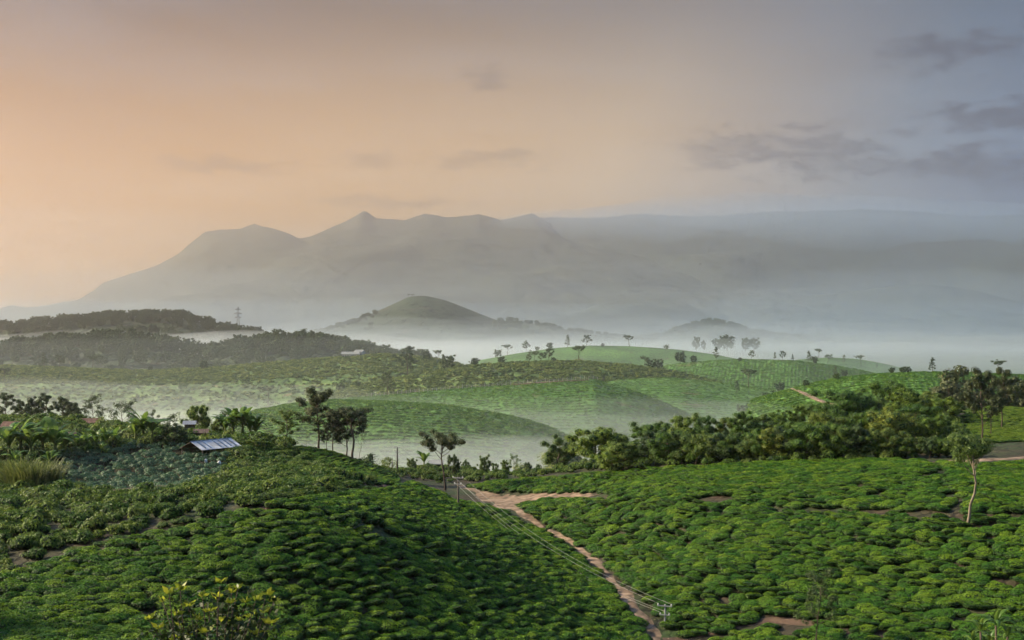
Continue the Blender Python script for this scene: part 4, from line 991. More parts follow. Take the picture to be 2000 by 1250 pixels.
def build_reeds():
    def clump(seed, n=130):
        rg = np.random.default_rng(seed); v = []; f = []
        for i in range(n):
            a = rg.uniform(0, 6.28); q = rg.uniform(0, .45); b = np.array([q * np.cos(a), q * np.sin(a), 0]); h = rg.uniform(.6, 1.0); o = np.array([np.cos(a), np.sin(a), 0]) * rg.uniform(.15, .75); w = np.array([-np.sin(a + .7), np.cos(a + .7), 0]) * .016
            p = [b, b + o * .2 + [0, 0, h * .6], b + o * .6 + [0, 0, h * .95], b + o * 1.2 + [0, 0, h * .92]]
            k = len(v)
            for j, c in enumerate(p): v += [c - w * (1 - j * .3), c + w * (1 - j * .3)]
            f += [(k + 2 * j, k + 2 * j + 1, k + 2 * j + 3, k + 2 * j + 2) for j in range(3)]
        return mesh_np("reed_clump", np.array(v), [np.array(f)], [M["reed"]])
    ks = [clump(70 + i) for i in range(3)]
    spots = [(26, 960, 60), (44, 964, 70), (62, 966, 62), (80, 964, 66), (98, 958, 50), (12, 955, 48)]
    for i, (px, base, hp) in enumerate(sorted(spots)):
        b = hit(px, base - 8); tag(obj("reed_clump", ks[i % 3], None, b, (0, 0, i), (hp * b.y / F * 1.1, hp * b.y / F * 1.1, hp * b.y / F)),
            "tall yellowish grass clump left of the field, %s from the left" % ORD[i], "tall grass", "tall grass clumps left of the field")

def build_front_plants():
    rg = np.random.default_rng(9)
    # broad-leaved young tree whose top reaches into the bottom of the view
    D = 26.0; base = Vector(((420 - 1000) / F * D, D, 0)); base.z = gz(base.x, base.y)
    st = MB(); yl = []; ynl = []; sz = []; dk = []; dn = []
    tips = [(318,1176),(330,1160),(352,1152),(368,1185),(345,1200),(395,1165),(430,1140),(425,1168),(452,1158),(465,1150),(448,1180),(480,1178),(500,1172),(520,1162),(535,1174),(515,1198),(490,1205),(470,1212),(410,1195),(385,1210),(352,1222),(290,1210),(310,1228),(440,1215),(528,1218),(375,1240),(405,1235),(460,1240),(500,1240),(340,1250),(425,1255)]
    for (px, py) in tips:
        d = D + rg.uniform(-1.6, 1.6); p = np.array(P(px, py, d)) - np.array(base)
        mid = np.array([p[0] * .45 + rg.normal(0, .08), p[1] * .45, p[2] * .62])
        st.tube([(0, 0, -.1), mid * .5 + rg.normal(0, .04, 3), mid, (p + mid) / 2 + rg.normal(0, .05, 3), p], [.05, .035, .02, .012, .006], 5)
        n = 8; a = rg.uniform(0, 6.28) + np.arange(n) * .8
        o = np.stack([np.cos(a), np.sin(a), rg.uniform(.25, 1.3, n)], 1); L_ = rg.uniform(.08, .16, n)
        yl.append(p + unit(o) * L_[:, None] * .6); ynl.append(unit(o)); sz.append(L_ * 1.25)
        m = 110; q = rg.uniform(0.05, .95, m)[:, None]; c = p * (1 - q * .35) + rg.normal(0, .17, (m, 3)) - np.array([0, 0, .30]) * q * 2
        dk.append(c); dn.append(rdir(m, rg) + np.array([0, 0, .6]))
    def blades(c, ax, L_):
        n = len(c); s = unit(np.cross(ax, rdir(n, rg))); L_ = L_[:, None]
        v = np.stack([c - ax * L_ * .5, c - s * L_ * .24, c + ax * L_ * .55, c + s * L_ * .24], 1).reshape(-1, 3)
        return v, np.arange(4 * n).reshape(n, 4)
    e = empty("young_tree", base)
    obj("stem", st.mesh("stem", M["bark"], True), e)
    v, f = blades(np.concatenate(yl), np.concatenate(ynl), np.concatenate(sz)); obj("leaf_tips", mesh_np("leaf_tips", v, [f], [M["yellow_leaf"]]), e)["kind"] = "stuff"
    v, f = leaf_quads(np.concatenate(dk), np.concatenate(dn), rg.uniform(.08, .15, 110 * len(tips)), .6, rg); obj("crown", mesh_np("crown", v, [f], [M["dark_leaf"]]), e)
    tag(e, "leafy bush with yellow green tips at the bottom edge of the view", "bush")
    # strap-leaved plant in the lower right corner
    D = 30.0; base = Vector(((1930 - 1000) / F * D, D, 0)); base.z = gz(base.x, base.y)
    e = empty("strap_leaved_plant", base)
    st = MB()
    for (px, py, L_, n) in ((1945, 1222, .62, 9), (1915, 1234, .5, 8), (1968, 1244, .5, 8), (1900, 1254, .42, 7), (1935, 1256, .5, 8)):
        p = np.array(P(px, py, D + rg.uniform(-.6, .6))) - np.array(base)
        st.tube([(0, 0, -.1), p * .6 + rg.normal(0, .05, 3), p], [.06, .035, .02], 6)
        for i in range(n):
            obj("leaf", BLEAF[i % 7], e, p, (0, rg.uniform(-.5, .4), i * 2.4 + rg.uniform(-.3, .3)), (L_, L_ * .75, L_))
    obj("stem", st.mesh("stem", M["bark"], True), e)
    tag(e, "strap leaved plant in the lower right corner", "plant")

# ------------------------------------------------------------------ poles and wires
M["wood_pole"] = plain("wood_pole", (0.10, 0.085, 0.07), 0.85, 0, 5, .3)
M["concrete_pole"] = plain("concrete_pole", (0.24, 0.25, 0.24), 0.8, 0, 4, .2)
M["steel"] = plain("steel", (0.30, 0.31, 0.32), 0.5, 0.6)
M["wire"] = plain("wire", (0.45, 0.45, 0.42), 0.35, 0.7)
M["dark_wire"] = plain("dark_wire", (0.03, 0.03, 0.03), 0.6)
M["ceramic"] = plain("ceramic", (0.55, 0.55, 0.52), 0.3)
def pole(px, top, base, label, mat, arm=1.1, d=None, r=.11, rz=0.0):
    if d is None: b = hit(px, base)
    else: x = (px - 1000) / F * d; b = Vector((x, d, gz(x, d)))
    h = (625 - top) / F * b.y - b.z
    e = empty("utility_pole", b, rz)
    m = MB(); m.tube([(0, 0, -.3), (0, 0, h * .5), (0, 0, h)], [r, r * .85, r * .65], 10); obj("post", m.mesh("post", mat, True), e)
    tips = []
    if arm:
        for k, zz in enumerate((h - .12, h - .75)):
            m = MB(); m.box((-arm / 2 * (1 if k == 0 else .7), -.05 - r, zz - .035), (arm / 2 * (1 if k == 0 else .7), .05 - r, zz + .035)); obj("crossarm", m.mesh("crossarm", M["steel"]), e)
            for s in (-1, 1):
                q = (s * (arm / 2 * (1 if k == 0 else .7) - .06), -r, zz + .035)
                m = MB(); m.tube([q, (q[0], q[1], q[2] + .07), (q[0], q[1], q[2] + .14)], [.05, .06, .03], 8); obj("insulator", m.mesh("insulator", M["ceramic"], True), e)
                tips.append(b + Matrix.Rotation(rz, 3, 'Z') @ Vector((q[0], q[1], q[2] + .14)))
    tag(e, label, "utility pole", "utility poles along the path")
    return tips, b, h
def wire(a, b, sag, label, mat, r=.013):
    t = np.linspace(0, 1, 28)[:, None]; p = np.array(a) * (1 - t) + np.array(b) * t; p[:, 2] -= 4 * sag * (t * (1 - t))[:, 0]
    m = MB(); m.tube(p, np.full(28, r), 5)
    tag(obj("overhead_wire", m.mesh("overhead_wire", mat, True)), label, "wire", "overhead wires between the poles")
def build_poles():
    ta, ba, ha = pole(895, 931, 992, "dark slim utility pole beside the dirt path in the middle", M["wood_pole"], 1.2, rz=-.4)
    tb, bb, hb = pole(1299, 1180, 1275, "pale concrete utility pole with crossarms at the bottom of the path", M["concrete_pole"], 1.1, d=100, rz=-.4, r=.09)
    tc, bc, hc = pole(776, 873, 932, "tall wooden utility pole left of the lone umbrella tree", M["wood_pole"], 1.0, r=.13, rz=-.2, d=210)
    pole(766, 894, 930, "short bare pole just left of the tall wooden utility pole", M["wood_pole"], 0, r=.08, d=222)
    nm = ["upper left", "upper right", "lower left", "lower right"]
    for i in range(4): wire(ta[i], tb[i], 1.1 + .12 * i, "%s pale wire running down from the slim middle pole to the bottom pole" % nm[i], M["wire"], .007)
    for i in range(2): wire(tc[i], ta[i], .8, "%s thin wire between the tall wooden pole and the middle pole" % ["back", "front"][i], M["dark_wire"], .008)
    for i in range(2):
        q = P(1000 + 40 * i, 1330, 62); wire(tb[2 + i], q, .6, "%s dark wire leaving the bottom pole towards the lower left" % ["higher", "lower"][i], M["dark_wire"], .014)

# ------------------------------------------------------------------ shed, huts and houses
M["roof_white"] = plain("roof_white", (0.52, 0.54, 0.56), 0.5, 0.0, 0.9, .45)
M["roof_blue"] = plain("roof_blue", (0.10, 0.15, 0.22), 0.5, 0, 2.5, .2)
M["roof_brown"] = plain("roof_brown", (0.13, 0.09, 0.07), 0.8, 0, 2.5, .3)
M["roof_red"] = plain("roof_red", (0.13, 0.075, 0.055), 0.85, 0, 2.5, .3)
M["wall_white"] = plain("wall_white", (0.66, 0.68, 0.66), 0.85, 0, 1.5, .1)
M["wall_brown"] = plain("wall_brown", (0.12, 0.085, 0.06), 0.9, 0, 1.5, .3)
M["glass"] = plain("glass", (0.03, 0.04, 0.05), 0.15)
M["post_pale"] = plain("post_pale", (0.55, 0.52, 0.46), 0.9)
def sheet(name, a, b, c, d, mat, parent, ribs=6, amp=.03):
    """corrugated sheet over the quad a-b (ridge) c-d (eave)"""
    a, b, c, d = map(np.array, (a, b, c, d)); n = ribs * 4 + 1; s = np.linspace(0, 1, n)
    nn = np.cross(b - a, d - a); nn = nn / np.linalg.norm(nn)
    if nn[2] < 0: nn = -nn
    w = amp * np.sin(s * ribs * 2 * np.pi)[:, None] * nn
    t = a + (b - a) * s[:, None] + w; u = d + (c - d) * s[:, None] + w
    v = np.concatenate([t, u, t - nn * .02, u - nn * .02]); i = np.arange(n - 1)
    f = np.concatenate([np.stack([i, i + 1, i + n + 1, i + n], 1), np.stack([i + 2 * n, i + 3 * n, i + 3 * n + 1, i + 2 * n + 1], 1)])
    return obj(name, mesh_np(name, v, [f], [mat]), parent)
def build_shed():
    apex = P(372, 863, 177); g0 = gz(apex.x + 2, apex.y + 3)
    ang = math.atan2(7.2, 4.9)
    e = empty("shed", Vector((apex.x, apex.y, g0)), ang)
    L_, W, zr, ze = 7.0, 2.05, apex.z - g0, apex.z - g0 - .95
    k = 8
    for i in range(k):
        x0 = i * L_ / k + .02; x1 = (i + 1) * L_ / k - .02
        sheet("roof_sheet", (x0, 0, zr), (x1, 0, zr), (x1, -W, ze), (x0, -W, ze), M["roof_white"], e, 5)
        if i < k - 1 and i != 2:
            m = MB(); m.box((x1 - .05, -W, 0), (x1 + .09, 0, .05)); o = obj("batten", m.mesh("batten", M["roof_blue"]), e)
            o.location = (0, 0, zr + .05); o.rotation_euler = (math.atan2(zr - ze, W), 0, 0)
        sheet("roof_sheet", (x0, 0, zr - .01), (x1, 0, zr - .01), (x1, W, ze), (x0, W, ze), M["roof_brown"], e, 5)
    for x in (.3, 2.4, 4.6, 6.7):
        for y in (-W + .2, W - .2):
            m = MB(); m.tube([(x, y, -.5), (x, y, ze + .02)], [.07, .06], 7); obj("post", m.mesh("post", M["wood_pole"], True), e)
    m = MB(); m.box((.4, W - .35, -.5), (6.8, W - .25, ze - .12)); obj("wall", m.mesh("wall", M["wall_brown"]), e)
    m = MB(); m.box((6.7, -W + .3, -.5), (6.8, W - .36, ze - .15)); obj("wall", m.mesh("wall", M["wall_brown"]), e)
    m = MB(); m.bar((-.05, 0, zr + .03), (L_ + .05, 0, zr + .03), .05, 6); obj("ridge_cap", m.mesh("ridge_cap", M["roof_blue"]), e)
    tag(e, "open shed with pale corrugated roof beside the field", "shed")
def house(name, base, w, dp, h, rh, rz, label, wall, roof, wins=3, cat="house"):
    e = empty(name, base, rz)
    m = MB(); x, y = w / 2, dp / 2
    m.add([(-x,-y,-.8),(x,-y,-.8),(x,y,-.8),(-x,y,-.8),(-x,-y,h),(x,-y,h),(x,y,h),(-x,y,h),(-x,0,h+rh*.98),(x,0,h+rh*.98)], [(0,1,5,4),(2,3,7,6),(0,3,2,1)], None)
    m.add([(-x,-y,-.8),(-x,y,-.8),(-x,y,h),(-x,0,h+rh*.97),(-x,-y,h)], None, [(0,2,1),(0,4,2),(4,3,2)])
    m.add([(x,-y,-.8),(x,y,-.8),(x,y,h),(x,0,h+rh*.97),(x,-y,h)], None, [(0,1,2),(0,2,4),(4,2,3)])
    obj("wall", m.mesh("wall", wall), e)
    for s in (-1, 1): sheet("roof", (-x - .3, 0, h + rh + .03), (x + .3, 0, h + rh + .03), (x + .3, s * (y + .35), h - .12), (-x - .3, s * (y + .35), h - .12), roof, e, max(4, int(w * 5)), .012)
    for i in range(wins):
        cx = -x + w * (i + .5) / wins
        if i == wins // 2:
            m = MB(); m.box((cx - .45, -y - .06, -.2), (cx + .45, -y + .02, min(2.0, h - .25))); obj("door", m.mesh("door", M["wood_pole"]), e)
        else:
            m = MB(); m.box((cx - .45, -y - .05, h * .42), (cx + .45, -y + .02, h * .78)); wn = obj("window", m.mesh("window", M["post_pale"]), e)
            m = MB(); m.box((cx - .36, -y - .07, h * .46), (cx + .36, -y - .03, h * .74)); obj("pane", m.mesh("pane", M["glass"]), wn)
    return tag(e, label, cat)
def build_houses():
    def at(px, d, dz=0):
        x = (px - 1000) / F * d; return Vector((x, d, gz(x, d) + dz))
    def house_at(name, px, d, top, w, dp, rh, rz, *a, **k):
        b = at(px, d); h = (625 - top) / F * d - b.z - rh
        return house(name, b, w, dp, max(1.2, h), rh, rz, *a, **k)
    house_at("hut", 393, 193, 838, 1.5, 1.5, .35, .2, "small dark brown hut behind the shed roof", M["wall_brown"], M["roof_brown"], 1, "hut")
    house_at("hut", 371, 199, 822, 1.3, 1.6, .3, .1, "small bluish grey roofed hut under the round crowned tree", M["wall_brown"], M["steel"], 1, "hut")
    house_at("house", 176, 214, 827, 2.6, 3, .7, .15, "low house with dull red roof behind the banana plants", M["wall_brown"], M["roof_red"], 3)
    house_at("house", 24, 200, 850, 2, 2.5, .6, -.1, "low brown roofed house at the left edge among banana plants", M["wall_brown"], M["roof_red"], 2)
    house_at("hut", 134, 186, 852, 1.3, 1.4, .4, .3, "small brown hut between banana plants and the field", M["wall_brown"], M["roof_brown"], 1, "hut")
    house_at("house", 852, 245, 920, 2.0, 3, .4, .1, "small white house half hidden left of the lone umbrella tree", M["wall_white"], M["concrete_pole"], 3)
    house_at("house", 905, 252, 919, 2.2, 3, .45, -.1, "small white house just right of the lone umbrella tree", M["wall_white"], M["roof_white"], 2)
    for i, (px, py) in enumerate(((402, 908), (428, 912))):
        b = hit(px, py + 4); bm = bmesh.new(); bmesh.ops.create_icosphere(bm, subdivisions=2, radius=.22)
        for v in bm.verts: v.co *= (1 + .25 * mnoise.noise(v.co * 6 + Vector((i * 5, 0, 0)))); v.co.z = v.co.z * 1.25 + .18
        me = bpy.data.meshes.new("white_sack"); bm.to_mesh(me); bm.free(); me.materials.append(M["wall_white"])
        tag(obj("white_sack", me, None, b + Vector((0, 0, .5))), "small white sack in the crop field below the shed, %s one" % ["left", "right"][i], "sack", "white sacks in the field")

# ------------------------------------------------------------------ things on the hills behind
def hpt(key, px, py):
    """point on a hill's visible face nearest to the given sight line"""
    h = HILLS[key]; n = int((h["t"] <= 0.03).sum())
    X, Y, Z = h["X"][:, :n], h["Y"][:, :n], h["Z"][:, :n]
    u, v = to_px(X, Y, Z)
    i = np.argmin((u - px) ** 2 + (v - py) ** 2); return Vector((X.flat[i], Y.flat[i], Z.flat[i]))
HILL_TREES = {
 "c": ("long left ridge", [(84,686,716,"far_slim"),(118,691,720,"far_oak"),(180,691,721,"far_flat"),(295,714,723,"far_broad"),(398,702,722,"far_broad"),(7,716,748,"far_flat"),(521,751,792,"far_flat"),(440,770,793,"far_slim"),(798,674,700,"far_flat"),(770,690,702,"far_broad"),(837,683,702,"far_broad"),(856,682,706,"far_flat")]),
 "b2": ("scrub covered middle hill", [(796,683,727,"far_oak"),(873,690,719,"far_broad"),(927,697,712,"far_broad"),(980,694,711,"far_broad"),(1031,689,709,"far_oak"),(1058,687,708,"far_oak"),(1074,678,707,"far_oak"),(1084,696,708,"far_broad"),(1131,673,706,"far_flat"),(1043,683,707,"far_flat"),(758,725,771,"far_oak"),(663,745,763,"far_broad"),(1260,693,716,"far_flat"),(1270,700,718,"far_broad"),(1284,699,720,"far_broad"),(700,744,758,"far_broad")]),
 "b1": ("dark middle tea slope", [(1133,755,797,"far_bare"),(1244,798,824,"far_bare")]),
 "b3": ("pale green slope right of centre", [(1462,718,756,"far_flat"),(1439,742,766,"far_slim"),(1500,762,806,"far_flat"),(1523,745,765,"far_broad"),(1557,760,778,"far_bare"),(1453,786,816,"far_broad")]),
 "e": ("striped hill at the right", [(1330,684,706,"far_broad"),(1354,692,706,"far_broad"),(1398,676,703,"far_slim"),(1446,697,706,"far_broad"),(1467,683,702,"far_oak"),(1514,687,703,"far_slim"),(1527,684,704,"far_oak"),(1547,690,705,"far_slim"),(1580,684,709,"far_slim"),(1590,694,710,"far_broad"),(1631,712,736,"far_slim"),(1650,720,737,"far_broad")]),
 "g": ("low hill behind the striped hill", [(1599,680,699,"far_flat"),(1616,690,712,"far_flat"),(1648,692,712,"far_slim"),(1681,692,716,"far_flat"),(1713,708,720,"far_slim")]),
 "d": ("right row planted hill", [(1573,743,754,"far_broad"),(1740,719,729,"far_broad"),(1772,715,727,"far_broad"),(1822,696,727,"far_slim"),(1947,700,731,"far_flat"),(1635,732,742,"far_broad"),(1760,718,728,"far_broad")]),
 "f": ("distant domed tea hill", [(972,681,698,"far_broad"),(991,672,694,"far_flat"),(1028,664,688,"far_oak"),(1075,668,682,"far_broad"),(1109,653,679,"far_slim"),(1146,653,677,"far_oak"),(1178,669,677,"far_broad"),(1230,652,677,"far_flat"),(1300,672,682,"far_broad"),(1050,676,685,"far_broad")]),
}
def build_hill_trees():
    for key, (phrase, L_) in HILL_TREES.items():
        L_ = sorted(L_)
        for i, (px, top, base, kind) in enumerate(L_):
            b = hpt(key, px, base); h = (625 - top) / F * b.y - b.z
            look = dict(far_slim="narrow dark", far_oak="tall dark", far_flat="slim trunked spreading", far_broad="low rounded", far_bare="thin pale")[kind]
            tree(kind, b - Vector((0, 0, .3)), max(h, 2.5), "%s tree, %s from left on %s" % (look, ORD[i], phrase), "trees on the " + phrase, width=1.25 if kind != "far_broad" else 1.0)
    # big crowns standing out of the mist
    for i, (px, top, w) in enumerate(((1360, 657, .7), (1375, 664, .6), (1402, 660, 1.0), (1420, 653, 1.15), (1456, 659, 1.0), (1473, 659, 1.0))):
        d = 1750; x = (px - 1000) / F * d; z0 = -38; h = (625 - top) / F * d - z0
        tree("far_broad", (x, d, z0), h, "large dark crowned tree rising from the mist, %s from the left" % ORD[i], "large trees rising from the mist", width=w * .85)
    for i, (px, py) in enumerate(((797, 576), (806, 577))):
        b = hpt("k", px, py + 4); tree("far_flat", b - Vector((0, 0, 1)), 9, "tiny tree on the summit of the cone shaped hill, %s one" % ["left", "right"][i], "trees on the cone hill summit", width=1.5)
def build_palms():
    def palm(seed):
        rg = np.random.default_rng(seed); b = MB(); b.tube([(0, 0, -.05), (.02, 0, .35), (.0, .02, .82)], [.022, .016, .013], 6); tr = b.mesh("trunk", M["bark"], True)
        v = []; f = []
        for i in range(16):
            a = i * 2.4; el = rg.uniform(-.2, 1.1); k = 7; s = np.linspace(0, 1, k); ang = el - 1.7 * s ** 1.3; r_ = np.concatenate([[0], np.cumsum(np.cos(ang[:-1]))]) / k * .36; z = np.concatenate([[0], np.cumsum(np.sin(ang[:-1]))]) / k * .36 + .82
            w = .045 * np.sin(np.pi * (s * .9 + .08)); n0 = len(v)
            for j in range(k): v += [(r_[j] * np.cos(a) - w[j] * np.sin(a), r_[j] * np.sin(a) + w[j] * np.cos(a), z[j] - w[j] * .5), (r_[j] * np.cos(a), r_[j] * np.sin(a), z[j]), (r_[j] * np.cos(a) + w[j] * np.sin(a), r_[j] * np.sin(a) - w[j] * np.cos(a), z[j] - w[j] * .5)]
            for j in range(k - 1):
                for c in range(2): q = n0 + j * 3 + c; f.append((q, q + 1, q + 4, q + 3))
        return tr, mesh_np("crown", v, [np.array(f)], [M["dull_leaf"]])
    P_ = [palm(1), palm(2)]
    for i, (key, px, top, base, lab) in enumerate((("r2", 252, 637, 672, "palm tree standing above the left forest ridge crest"), ("r2", 262, 641, 672, "shorter palm tree beside the tall one on the forest ridge"), ("c", 800, 674, 700, "palm tree right of the white house on the ridge"), ("c", 788, 678, 700, "palm tree nearest the white house on the ridge"), ("r2", 596, 640, 670, "palm tree above the middle of the forest ridge"))):
        b = hpt(key, px, base); h = (625 - top) / F * b.y - b.z
        e = empty("palm_tree", b, i, h); obj("trunk", P_[i % 2][0], e); obj("crown", P_[i % 2][1], e); tag(e, lab, "palm tree", "palm trees on the ridges")
def build_ridge_forest():
    rg = np.random.default_rng(17); kinds = [TREES["far_broad"][i] for i in range(6)]
    jm = []
    for tr, cr in kinds: jm.append(cr)
    for key, nfront, nstuff, hm, lab, gp in (("r2", 150, 420, 9.5, "dark tree of the wood on the nearer left forest ridge", "trees on the nearer forest ridge"), ("r1", 0, 520, 11, "", "")):
        h = HILLS[key]; nt = len(h["t"]); cz = int(np.argmin(np.abs(h["t"])))
        ok = np.nonzero((h["u"] > -200) & (h["u"] < 860) & (h["zi"] > FLOOR + 8))[0]
        pts = []
        for j in range(nfront + nstuff):
            i = rg.choice(ok); r_ = int(np.clip(cz - abs(rg.normal(0, .30)) * cz * (1 if j % 3 else .25), 3, nt - 1))
            x, y, z = h["X"][i, r_], h["Y"][i, r_], h["Z"][i, r_]
            if z < FLOOR + 6: continue
            pts.append((x + rg.normal(0, 2), y + rg.normal(0, 2), z - .5, rg.uniform(.65, 1.25) * hm, r_))
        pts.sort(key=lambda q: -q[2] + q[1] * .02)
        A = np.array(pts); vis = np.abs(A[:, 0] / A[:, 1] * F + 500) < 510
        fi = np.nonzero(vis)[0][:nfront]; sel = np.zeros(len(A), bool); sel[fi] = True
        for i in fi: tree("far_broad", A[i, :3], A[i, 3], lab, gp, width=rg.uniform(.8, 1.15))
        q = A[~sel]; m = len(q); s = q[:, 3]
        scatter("forest", q[:, :3], np.stack([np.zeros(m), np.zeros(m), rg.uniform(0, 6.28, m)], 1), np.stack([s * rg.uniform(.85, 1.2, m), s, s], 1), rg.integers(0, 6, m), jm, "dense wood covering the %s left forest ridge" % ("nearer" if key == "r2" else "farther"), "forest")
    # wooded flank of the far hills
    for key, n, hm in (("k", 420, 9), ("s", 260, 10)):
        h = HILLS[key]; cz = int(np.argmin(np.abs(h["t"]))); pts = []
        for j in range(n):
            i = rg.integers(5, len(h["u"]) - 5)
            if key == "k" and 740 < h["u"][i] < 960: continue
            r_ = int(np.clip(cz - abs(rg.normal(0, .25)) * cz, 2, cz)); pts.append((h["X"][i, r_], h["Y"][i, r_], h["Z"][i, r_] - 1))
        q = np.array(pts); m = len(q); s = rg.uniform(.7, 1.3, m) * hm
        scatter("forest", q, np.stack([np.zeros(m), np.zeros(m), rg.uniform(0, 6.28, m)], 1), np.stack([s * 1.2, s * 1.2, s], 1), rg.integers(0, 6, m), jm, "trees fringing the %s far hill" % ("cone shaped" if key == "k" else "small right"), "forest")
def on_hill(key, n, rg, tmin=-.95, tmax=.05, umin=-1e9, umax=1e9, rows=0):
    h = HILLS[key]; nt = len(h["t"]); 
    iu = np.nonzero((h["u"] > umin) & (h["u"] < umax))[0]; it = np.nonzero((h["t"] > tmin) & (h["t"] < tmax))[0]
    a = rg.uniform(iu[0], iu[-1] - .01, n); b = rg.uniform(it[0], it[-1] - .01, n)
    if rows: b = np.clip((np.floor(b * rows) + .5) / rows + rg.normal(0, .05 / rows, n) + .25 * np.sin(a * .11 + b * .3), it[0], it[-1] - .02)
    i = a.astype(int); j = b.astype(int); fa = a - i; fb = b - j
    def bl(Q): return Q[i, j] * (1 - fa) * (1 - fb) + Q[i + 1, j] * fa * (1 - fb) + Q[i, j + 1] * (1 - fa) * fb + Q[i + 1, j + 1] * fa * fb
    p = np.stack([bl(h["X"]), bl(h["Y"]), bl(h["Z"])], 1)
    return p[p[:, 2] > FLOOR + 3]
def build_hill_cover():
    rg = np.random.default_rng(23)
    sk = [mound_mesh("scrub", M["scrub_far"], 700 + i, n=90, r=1.0, h=1.0, leaf=.42, lobes=5, core="scrub_core") for i in range(4)]
    p = np.concatenate([on_hill("b2", 5200, rg, -.6, .1), on_hill("c", 5200, rg, -.35, .1, -60, 930), on_hill("c", 1500, rg, -.8, -.3, -60, 930)])
    m = len(p); s = rg.uniform(.7, 1.7, m)
    scatter("scrub", p, np.stack([np.zeros(m), np.zeros(m), rg.uniform(0, 6.28, m)], 1), np.stack([s * 1.3, s * 1.1, s], 1), rg.integers(0, 4, m), sk, "bushy scrub covering the middle hills", "scrub")
    tk = [mound_mesh("tea", M["tea"], 720 + i, n=60, r=1.0, h=.6, leaf=.38, lobes=5, core="tea_far_core") for i in range(4)]
    p = np.concatenate([on_hill("a", 9000, rg, -.9, .1, rows=1), on_hill("b1", 9000, rg, -.95, .1, rows=1), on_hill("b3", 9000, rg, -.95, .1, rows=1), on_hill("d", 11000, rg, -.8, .1, rows=1), on_hill("e", 5000, rg, -.8, .1, rows=1)])
    m = len(p); s = rg.uniform(.55, 1.0, m)
    scatter("far_tea_rows", p - np.array([0, 0, .15]), np.stack([np.zeros(m), np.zeros(m), rg.uniform(-.4, .4, m)], 1), np.stack([s * 1.6, s, s * .9], 1), rg.integers(0, 4, m), tk, "tea bushes covering the hills across the valley", "tea bushes")
    # hedges and trees in the hollow
    q = []
    for j in range(260):
        d = rg.uniform(430, 560); px = rg.uniform(1090, 1420); q.append(((px - 1000) / F * d, d, FLOOR - 1))
    q = np.array(q); m = len(q); s = rg.uniform(1.6, 4.2, m)
    scatter("valley_bushes", q, np.stack([np.zeros(m), np.zeros(m), rg.uniform(0, 6.28, m)], 1), np.stack([s, s, s * 1.3], 1), rg.integers(0, 4, m), sk, "pale misty bushes in the hollow between the hills", "bushes")
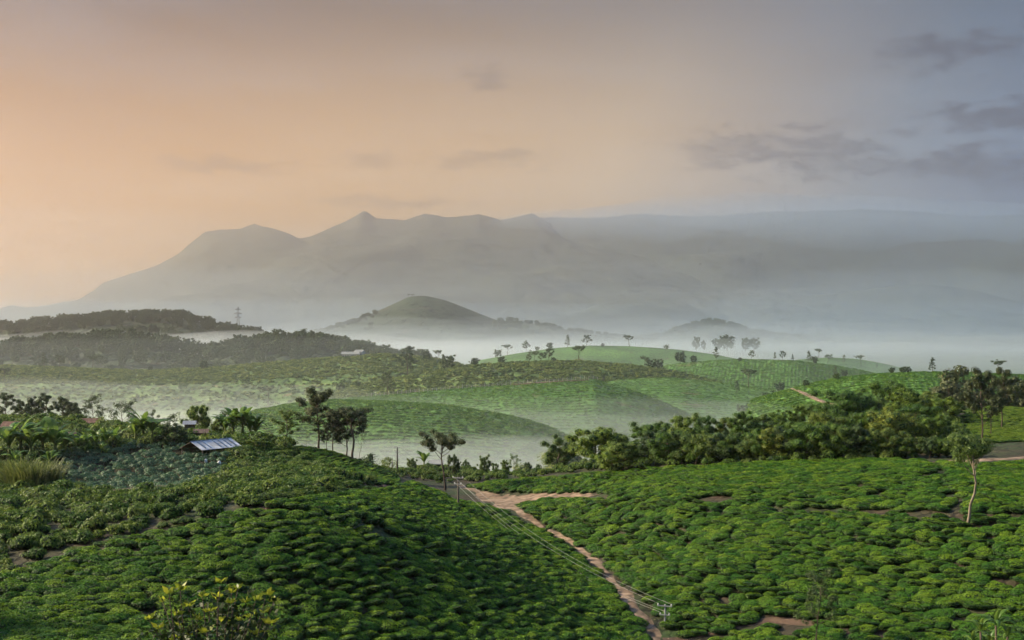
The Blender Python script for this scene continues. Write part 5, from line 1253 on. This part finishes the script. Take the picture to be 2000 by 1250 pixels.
def build_hill_things():
    # fence along the terrace edge
    e = empty("fence", hpt("b1", 940, 756)); k = MB(); k.box((-.09, -.09, -.4), (.09, .09, 1.7)); pm = k.mesh("post", M["post_pale"])
    prev = None; rails = MB(); n = 0; rgn = random.Random(4)
    for px in np.arange(715, 1172, 8.5):
        b = hpt("b1", px, float(np.interp(px, [700,1000,1160],[776,752,741]))) 
        if prev is not None and (b - prev).length < .6: continue
        o = obj("post", pm, e, b - e.location, (rgn.uniform(-.05, .05), rgn.uniform(-.05, .05), 0), (1, 1, rgn.uniform(.8, 1.15)))
        if prev is not None and (b - prev).length < 14:
            for z in (.6, 1.2): rails.bar(prev - e.location + Vector((0, 0, z)), b - e.location + Vector((0, 0, z)), .03, 4)
        prev = b
    obj("rail", rails.mesh("rail", M["post_pale"]), e)
    tag(e, "long pale post fence along the edge of the middle tea slope", "fence")
    # tracks
    def strip(name, key, pts, w, mat):
        p = [hpt(key, *q) for q in pts]; c = np.array([tuple(q) for q in p]); s = np.linspace(0, len(c) - 1, len(c) * 4)
        c = np.stack([np.interp(s, np.arange(len(c)), c[:, i]) for i in range(3)], 1); w_ = np.interp(s, np.arange(len(p)), w)
        t = np.gradient(c, axis=0); nx = unit(np.stack([-t[:, 1], t[:, 0], t[:, 0] * 0], 1))
        u = np.linspace(-.5, .5, 5); V = c[:, None] + nx[:, None] * (u[None, :, None] * w_[:, None, None]); V[:, :, 2] += .45 - .4 * (np.abs(u)[None] * 2) ** 2
        tag(obj(name, mesh_np(name, V.reshape(-1, 3), [grid_faces(len(c), 5)], [mat], smooth=True)), kind="structure")
    strip("dirt_track", "d", [(1548,760),(1565,766),(1580,772),(1600,780),(1620,788),(1645,794)], [1.5,2.2,2.8,2.8,2.2,1.5], M["dirt"])
    strip("dirt_track", "b1", [(1000,753),(1050,749),(1100,746),(1150,743)], [1,2,2,1], M["dark_dirt"])
    # white house on the ridge
    b = hpt("c", 680, 699) + Vector((0, 8, -1.0))
    e = house("house", b, 10, 7, 3.2, 1.3, .1, "long white house on the ridge in front of the forest", M["post_pale"], M["concrete_pole"], 7)
    b2 = hpt("c", 700, 697) + Vector((0, 10, -1.0))
    house("house", b2, 5, 6, 4.0, 1.0, -.2, "smaller white house at the right end of the long one on the ridge", M["post_pale"], M["concrete_pole"], 3)
    # lattice pylon
    b = hpt("r1", 463, 650); b.z -= 2; h = (625 - 598) / F * b.y - b.z
    e = empty("power_pylon", b, .15); w = h * .085
    lv = [(0, w), (h * .3, w * .62), (h * .55, w * .36), (h * .8, w * .24), (h, w * .05)]
    for sx in (-1, 1):
        for sy in (-1, 1):
            m = MB()
            for (z0, a0), (z1, a1) in zip(lv, lv[1:]): m.bar((sx * a0, sy * a0, z0), (sx * a1, sy * a1, z1), .26, 4)
            obj("leg", m.mesh("leg", M["steel"]), e)
    m = MB()
    for (z0, a0), (z1, a1) in zip(lv, lv[1:]):
        for sx, sy, tx, ty in ((-1, -1, 1, -1), (1, -1, 1, 1), (1, 1, -1, 1), (-1, 1, -1, -1)):
            m.bar((sx * a0, sy * a0, z0), (tx * a1, ty * a1, z1), .11, 4); m.bar((tx * a0, ty * a0, z0), (sx * a1, sy * a1, z1), .11, 4)
    obj("lattice", m.mesh("lattice", M["steel"]), e)
    for z, a in ((h * .60, .11), (h * .74, .14), (h * .88, .10)):
        m = MB()
        for s in (-1, 1): m.bar((s * w * .2, 0, z + 1), (s * h * a, 0, z), .4, 4); m.bar((s * w * .2, 0, z - .6), (s * h * a, 0, z), .3, 4)
        obj("crossarm", m.mesh("crossarm", M["steel"]), e)
    tag(e, "steel lattice power pylon rising behind the left forest ridge", "pylon")
    # bird in the sky
    bd = MB(); bd.tube([(-.25, 0, 0), (-.1, 0, .02), (.15, 0, .02), (.3, 0, 0)], [.01, .07, .08, .02], 6)
    for s in (-1, 1): bd.add([(-.08, 0, .05), (.12, 0, .05), (.08, s * .4, .2), (-.05, s * .7, .12), (-.12, s * .35, .18)], None, [(0, 1, 2), (0, 2, 4), (4, 2, 3)])
    tag(obj("bird", bd.mesh("bird", M["dark_wire"]), None, P(1367, 516, 420), (0, .1, .6)), "tiny dark bird flying before the hazy mountain", "bird")

build_near_ground()
build_setting()
build_paths()
build_shed()
build_houses()
build_poles()
build_hill_things()
build_tea()
build_field()
build_shrubs()
build_bananas()
build_reeds()
build_near_trees()
build_hill_trees()
build_palms()
build_ridge_forest()
build_hill_cover()
build_front_plants()
build_air()
